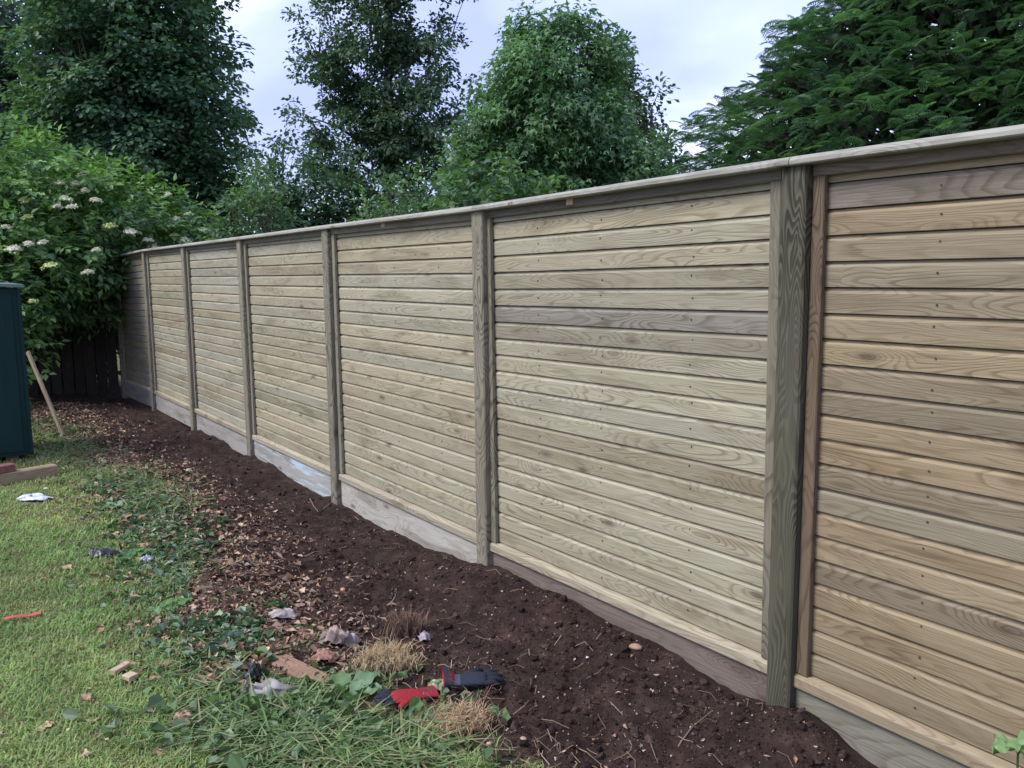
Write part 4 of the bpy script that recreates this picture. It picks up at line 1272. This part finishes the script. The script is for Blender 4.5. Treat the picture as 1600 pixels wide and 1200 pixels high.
# work gloves
def glove(name, label, px, py, rz, palm_col, finger_col, cuff_col, inner_col, open_cuff):
    root = put(tag(empty(name), label, 'glove'), px, py, rz, .016)
    root.scale = (1.0, 1.0, .72 if not open_cuff else 1.0)
    gm = colmat('knit_' + name + str(px), .85, .25, 180, .25, .3)

    def loft(mb, rings, col0, col1=None, ns=14, closed=True):
        V, C = [], []
        for j, (cx, cy, cz, ry, rz_, hd) in enumerate(rings):
            for k in range(ns):
                a = 2 * math.pi * k / ns
                ca, sa = math.cos(a), math.sin(a)
                V.append((cx - math.sin(hd) * ry * ca, cy + math.cos(hd) * ry * ca, cz + rz_ * sa + .0022 * math.sin(9 * a + j * 2.1)))
                f = j / (len(rings) - 1)
                cc = np.array(col0) if (sa > -.35 or col1 is None) else np.array(col1)
                C.append(cc)
        V = np.array(V); m_ = len(rings)
        i = np.arange(m_ - 1)[:, None] * ns; k = np.arange(ns)[None]
        F = np.stack([i + k, i + (k + 1) % ns, i + ns + (k + 1) % ns, i + ns + k], -1).reshape(-1, 4)
        mb.add(V, F, np.array(C))
        if closed:
            mb.f.append(np.array([[(m_ - 1) * ns + q for q in range(ns)]]) + mb.n - m_ * ns)

    mb = MB()
    loft(mb, [(-.045, 0, .016, .040, .014, 0), (-.02, 0, .017, .044, .016, 0), (.015, 0, .019, .048, .018, 0), (.045, 0, .018, .047, .016, 0), (.058, 0, .016, .040, .011, 0)], palm_col, finger_col, 18)
    mb.build('palm', gm, root, smooth=True)
    for (y0_, ln, hd, r) in [(-.034, .058, -.22, .0125), (-.012, .074, -.06, .0132), (.012, .070, .07, .0130), (.034, .052, .24, .0118)]:
        mb = MB()
        rings = []
        for j, f in enumerate((0, .3, .6, .85, 1.0)):
            h_ = hd * (1 + .4 * f)
            rings.append((.048 + math.cos(h_) * ln * f, y0_ + math.sin(h_) * ln * f, .016 + .010 * math.sin(f * 2.6) - .004 * f, r * (1, 1.02, .98, .85, .4)[j], r * (.85, .9, .85, .7, .3)[j], h_))
        loft(mb, rings, finger_col, None, 10)
        mb.build('finger', gm, root, smooth=True)
    mb = MB()
    rings = [(-.012 + f * .052, .036 + f * .040, .015 + .006 * math.sin(f * 3), .0145 * w, .0125 * w, .75) for f, w in ((0, 1), (.35, 1.05), (.7, .95), (.92, .8), (1.05, .35))]
    loft(mb, rings, palm_col if not open_cuff else finger_col, None, 10)
    mb.build('thumb', gm, root, smooth=True)
    mb = MB()
    o_ = 1.28 if open_cuff else 1.0
    loft(mb, [(-.110, .004, .020 + .012 * (o_ > 1), .044 * o_, .018 * o_ ** 3, .1), (-.095, .003, .019 + .008 * (o_ > 1), .041 * o_, .017 * o_ ** 2, .05), (-.07, 0, .017, .037, .014, 0), (-.045, 0, .016, .0405, .0145, 0)], cuff_col, finger_col, 18, False)
    cf = mb.build('cuff', gm, root, smooth=True)
    mb = MB()
    loft(mb, [(-.1105, .004, .020 + .012 * (o_ > 1), .0425 * o_, .0165 * o_ ** 3, .1), (-.09, .003, .019 + .008 * (o_ > 1), .037 * o_, .0135 * o_ ** 2, .05), (-.06, 0, .017, .030, .009, 0)], inner_col, None, 18, True)
    mb.build('lining', gm, cf, smooth=True)
    return root


glove('work_glove', 'red backed work glove with black fingertips lying in the cut grass', 636, 1098, math.pi + .30, (.26, .016, .026), (.020, .022, .035), (.20, .016, .028), (.10, .01, .015), False)
glove('work_glove', 'dark navy work glove with its red lining showing at the cuff', 738, 1076, .06, (.022, .026, .042), (.014, .016, .026), (.060, .070, .095), (.33, .015, .022), True)


# dock leaves, tufts, sticks, stones
def broad_leaf(mb, ln, w, rz, pitch, col, seed):
    r = np.random.default_rng(seed)
    nu, nv = 9, 5
    V, C = [], []
    for i in range(nu):
        f = i / (nu - 1)
        ww = w * math.sin(math.pi * min(1, f * .92 + .06)) ** .7
        for j in range(nv):
            g_ = j / (nv - 1) * 2 - 1
            x = ln * f * math.cos(pitch * (1 - f * 1.3)); zz = ln * f * math.sin(pitch * (1 - f * .9)) + .18 * w * abs(g_) + .010 * math.sin(f * 14 + g_ * 3 + seed)
            y = g_ * ww
            V.append((x * math.cos(rz) - y * math.sin(rz), x * math.sin(rz) + y * math.cos(rz), zz + .006))
            C.append(np.array(col) * (1.25 if abs(g_) < .2 else 1.0) * r.uniform(.9, 1.1))
    i = (np.arange(nu - 1)[:, None] * nv + np.arange(nv - 1)).ravel()
    mb.add(np.array(V), np.stack([i, i + nv, i + nv + 1, i + 1], 1), np.array(C))


def leafy(name, label, cat, px, py, specs):
    root = put(tag(empty(name), label, cat), px, py)
    for q, (ln, w, rz, pt, col, ox, oy) in enumerate(specs):
        mb = MB(); broad_leaf(mb, ln, w, rz, pt, col, q + 3)
        o = mb.build('leaf', M['glossy_leaf'], root, smooth=True); o.location = (ox, oy, 0)
    return root


leafy('dock_plant', 'pulled dock plant with broad pale green leaves beside the red glove', 'plant', 543, 1090,
      [(.17, .045, 1.1, .75, (.16, .25, .13), .02, .0), (.15, .042, 1.9, .8, (.12, .21, .09), -.02, .01), (.14, .045, .4, .5, (.18, .27, .15), .0, -.02), (.13, .04, 2.7, .35, (.10, .19, .07), -.03, 0), (.12, .042, -1.2, .3, (.13, .22, .10), 0, -.03), (.10, .035, 3.6, .3, (.12, .20, .09), -.03, -.02)])
leafy('dock_plant', 'bright green broad leaf lying over the grey rag', 'plant', 412, 1108, [(.13, .045, 2.8, .35, (.12, .26, .05), .04, .0), (.10, .035, .2, .3, (.10, .21, .05), .04, 0)])
leafy('cut_branch', 'wilted pale green leaves lying on the lawn next to weeds', 'cut branch', 186, 793, [(.20, .05, 2.9, .2, (.20, .30, .17), .08, 0), (.17, .045, .3, .25, (.17, .27, .13), .0, 0), (.16, .045, 3.6, .15, (.10, .18, .08), .0, -.02), (.15, .04, 5.5, .2, (.12, .20, .09), .05, 0)])
d_ = ray(1592, 1172); k_ = float((FA + FN * .13) @ FN / (d_[:2] @ FN)); wx, wy, wz = d_[0] * k_, d_[1] * k_, d_[2] * k_ + CAMZ
wroot = leafy('weed', 'light green leafy weed growing against the gravel board beyond the boldly grained post', 'weed', 800, 1100, [])
wroot.location = (wx, wy, gz(wx, wy))
hh = wz - gz(wx, wy)
mb = MB(); tube(mb, np.array([[0, 0, -.02], [.004, 0, hh * .5], [0, .004, hh + .01]]), .003, 5, (.14, .24, .08)); mb.build('stem', M['glossy_leaf'], wroot)
for q, (ln, w, rz, pt, hz) in enumerate([(.085, .026, 3.4, .5, 1.0), (.08, .025, .4, .6, 1.0), (.075, .024, 1.9, .6, .95), (.07, .022, 5.0, .5, .95), (.08, .026, 2.6, .3, .6), (.08, .026, 5.6, .3, .55), (.075, .024, 4.2, .3, .4)]):
    mb = MB(); broad_leaf(mb, ln, w, rz, pt, (.20, .31, .13), q + 3)
    mb.build('leaf', M['glossy_leaf'], wroot, smooth=True).location = (0, 0, hh * hz)
leafy('weed', 'low broad-leaved weed among litter at the lawn edge', 'weed', 270, 952, [(.11, .038, 1.0, .5, (.09, .20, .05), 0, 0), (.10, .035, 2.2, .5, (.11, .24, .06), 0, 0), (.10, .035, 3.6, .4, (.08, .18, .05), 0, 0), (.09, .03, 5.0, .4, (.10, .21, .05), 0, 0)])
leafy('weed', 'leafy dark weed beside the black plastic scrap on the lawn', 'weed', 208, 872, [(.13, .045, .3, .45, (.07, .16, .05), 0, 0), (.12, .04, 1.6, .5, (.09, .20, .06), 0, 0), (.12, .04, 2.8, .4, (.07, .15, .05), 0, 0), (.11, .04, 4.4, .4, (.08, .17, .05), 0, 0)])


def tuft(name, label, px, py, n, l0, l1, spread, cols, lean=(.7, 1.7)):
    root = tag(empty(name), label, 'tuft')
    put(root, px, py)
    x0_, y0_ = root.location.x, root.location.y
    x = R.normal(0, spread, n); y = R.normal(0, spread * .8, n)
    mb = MB()
    blades(mb, x, y, ground_z(x + x0_, y + y0_) - root.location.z - .004 + .02 * R.random(n), R.uniform(l0, l1, n), R.uniform(.0010, .0020, n), R.uniform(*lean, n), pal(cols, n))
    mb.build('dry_stems', M['litter'], root)
    return root


STRAW = [(.40, .31, .17), (.33, .24, .13), (.46, .38, .23), (.27, .17, .10)]
tuft('straw_tuft', 'tuft of pale straw at the edge of the soil behind the dock leaves', 604, 1042, 1100, .05, .13, .050, STRAW)
tuft('straw_tuft', 'brown dried grass tuft in front of the navy glove', 716, 1135, 1300, .04, .10, .048, [(.34, .22, .12), (.28, .17, .10), (.40, .29, .17), (.42, .33, .2)])
tuft('straw_tuft', 'dead root tuft with upright stubs standing in the soil', 634, 992, 380, .05, .14, .035, [(.17, .11, .08), (.26, .18, .12), (.11, .07, .05)], (.1, 1.0))

for (pts, rad, lab) in [
        ([(1060, 1166), (1078, 1140), (1112, 1110)], .0026, 'thin brown stick rising towards the fence from the bare soil'),
        ([(1060, 1152), (1100, 1172), (1130, 1196)], .0020, 'thin twig running down beside the rising stick'),
        ([(975, 1146), (990, 1172), (960, 1188)], .0018, 'hooked twig on the soil near the rising stick'),
        ([(1010, 1152), (1022, 1170), (1028, 1192)], .0016, 'short curved twig between the hooked twig and the rising stick'),
        ([(684, 1032), (705, 1037), (722, 1040)], .0026, 'straight dry twig on the soil behind the navy glove'),
        ([(566, 960), (570, 968), (577, 980)], .0024, 'short straight stub of twig on the soil'),
        ([(476, 930), (487, 940), (494, 944), (508, 936)], .0024, 'forked pale twig on the soil above the paper scrap'),
        ([(484, 779), (490, 790), (497, 800)], .0035, 'dry twig leaning at the foot of the fence post'),
        ([(506, 796), (517, 786), (529, 775)], .0030, 'pale bent twig lying against the fence post foot'),
        ([(1152, 1072), (1162, 1050), (1184, 1042)], .0016, 'thin wiry root arching up against the gravel board'),
        ([(205, 1078), (211, 1092), (214, 1100)], .0018, 'thin grey twig on the lawn below the timber offcuts'),
        ([(338, 1125), (350, 1122), (366, 1127)], .0035, 'tan bent stem on the edge of the cut grass'),
        ([(140, 1120), (150, 1104), (156, 1092)], .0014, 'fine dry stem on the open lawn')]:
    P3 = []
    for k, (px, py) in enumerate(pts):
        x, y = gp(px, py)
        for _ in range(3):
            x, y = gp(px, py, gz(x, y) + .006)
        P3.append((x, y, gz(x, y) + .006))
    P3 = np.array(P3)
    ss = np.linspace(0, len(P3) - 1, 9)
    Q = np.stack([np.interp(ss, np.arange(len(P3)), P3[:, k]) for k in range(3)], 1)
    Q[1:-1] = (Q[:-2] + 2 * Q[1:-1] + Q[2:]) / 4 + R.normal(0, .0012, (7, 3))
    Q[:, 2] = np.maximum(Q[:, 2], ground_z(Q[:, 0], Q[:, 1]) + rad * .6)
    mb = MB(); tube(mb, Q - Q[0], rad * np.linspace(1, .6, 9), 5, (.23, .165, .115))
    o = tag(mb.build('twig', M['litter']), lab, 'twig', 'twigs lying on the ground'); o.location = tuple(Q[0])

for (px, py, r, c, lab) in [(294, 736, .030, (.38, .31, .25), 'pale rounded stone on the soil by the second board of litter'), (993, 1014, .030, (.34, .21, .15), 'tan clod of clay close to the gravel board'),
                            (1165, 958, .012, (.3, .2, .15), 'small reddish pebble close to the long panel'), (334, 745, .022, (.34, .28, .23), 'buff stone in the middle of the far soil bed'),
                            (72, 765, .028, (.42, .40, .30), 'cream stone on the lawn behind the plastic wrapper'), (536, 922, .020, (.44, .25, .16), 'orange-brown lump on the bare soil'),
                            (765, 1163, .012, (.50, .40, .33), 'cream pebble below the navy glove'), (818, 1155, .014, (.36, .26, .20), 'brown pebble on the bare soil right of the straw')]:
    mb = MB()
    V = ICO_V * np.array([1.2, .9, .6]) * r * (1 + R.normal(0, .12, (12, 1)))
    mb.add(V, ICO_F, c)
    o = tag(mb.build('stone', M['litter'], smooth=True), lab, 'stone', 'stones on the ground')
    sb = o.modifiers.new('round', 'SUBSURF'); sb.levels = 1; sb.render_levels = 1
    put(o, px, py, R.random() * 6, r * .25)

# fallen dry leaves one can pick out
def dry_leaf_mesh(seed):
    r = np.random.default_rng(seed)
    mb = MB()
    nu, nv = 7, 5
    V = []
    for i in range(nu):
        f = i / (nu - 1)
        ww = .36 * math.sin(math.pi * min(1, f * .96 + .02)) * (1 + .40 * math.sin(f * 13 + seed))
        for j in range(nv):
            g_ = j / (nv - 1) * 2 - 1
            V.append((f - .5, g_ * ww, .10 + .16 * math.sin(f * 4 + seed) * .6 + .22 * g_ * g_ * (.5 + .5 * math.sin(seed * 2.2)) + r.normal(0, .025)))
    i = (np.arange(nu - 1)[:, None] * nv + np.arange(nv - 1)).ravel()
    mb.add(np.array(V), np.stack([i, i + nv, i + nv + 1, i + 1], 1), (1, 1, 1))
    return mb


def tint_mat():
    m, nt, out = new_mat('dry_leaf')
    oi = N(nt, 'ShaderNodeObjectInfo'); tc = N(nt, 'ShaderNodeTexCoord')
    c = mixc(nt, 1.0, oi.outputs['Color'], ramp(nt, noise(nt, tc.outputs['Object'], 5, 4), (.3, .7), (.7, 1.2)), 'MULTIPLY')
    b = N(nt, 'ShaderNodeBsdfPrincipled'); setin(b, Roughness=.8)
    nt.links.new(c, b.inputs['Base Color']); nt.links.new(b.outputs[0], out.inputs[0])
    return m


DM = tint_mat()
DLM = [dry_leaf_mesh(k).mesh('dry_leaf', DM, True) for k in range(6)]
LAWN_LEAVES = [(104, 893, .085), (145, 903, .07), (48, 1002, .05), (128, 1015, .035), (200, 1045, .085), (256, 1045, .09), (240, 1068, .07), (134, 1098, .06), (145, 1130, .055), (133, 1185, .06), (250, 1183, .05), (72, 1140, .07),
               (200, 812, .11), (222, 815, .10), (165, 835, .07), (180, 838, .07), (232, 845, .09), (225, 855, .08), (260, 1003, .065), (315, 1017, .06), (296, 945, .06), (252, 940, .05), (186, 980, .05), (158, 988, .05), (122, 1012, .05), (60, 855, .05), (70, 858, .06),
               (110, 757, .07), (150, 760, .08), (130, 752, .06), (20, 770, .05), (350, 1010, .06), (340, 1040, .06), (300, 1135, .06), (572, 1157, .05), (560, 1196, .05), (700, 1112, .03), (330, 960, .05), (148, 915, .06), (385, 945, .05), (376, 905, .05)]
for k, (px, py, sz) in enumerate(LAWN_LEAVES):
    o = link('dry_leaf', DLM[k % 6])
    tag(o, 'curled tan dead leaf lying on the grass and weeds', 'leaf', 'dead leaves fallen on the lawn')
    put(o, px, py, R.random() * 6.28, .008)
    o.scale = (sz * .85, sz * (.6 + .35 * R.random()), sz * .9)
    o.color = (*pal([(.46, .31, .18), (.38, .24, .15), (.52, .38, .25), (.33, .19, .12)], 1)[0], 1)
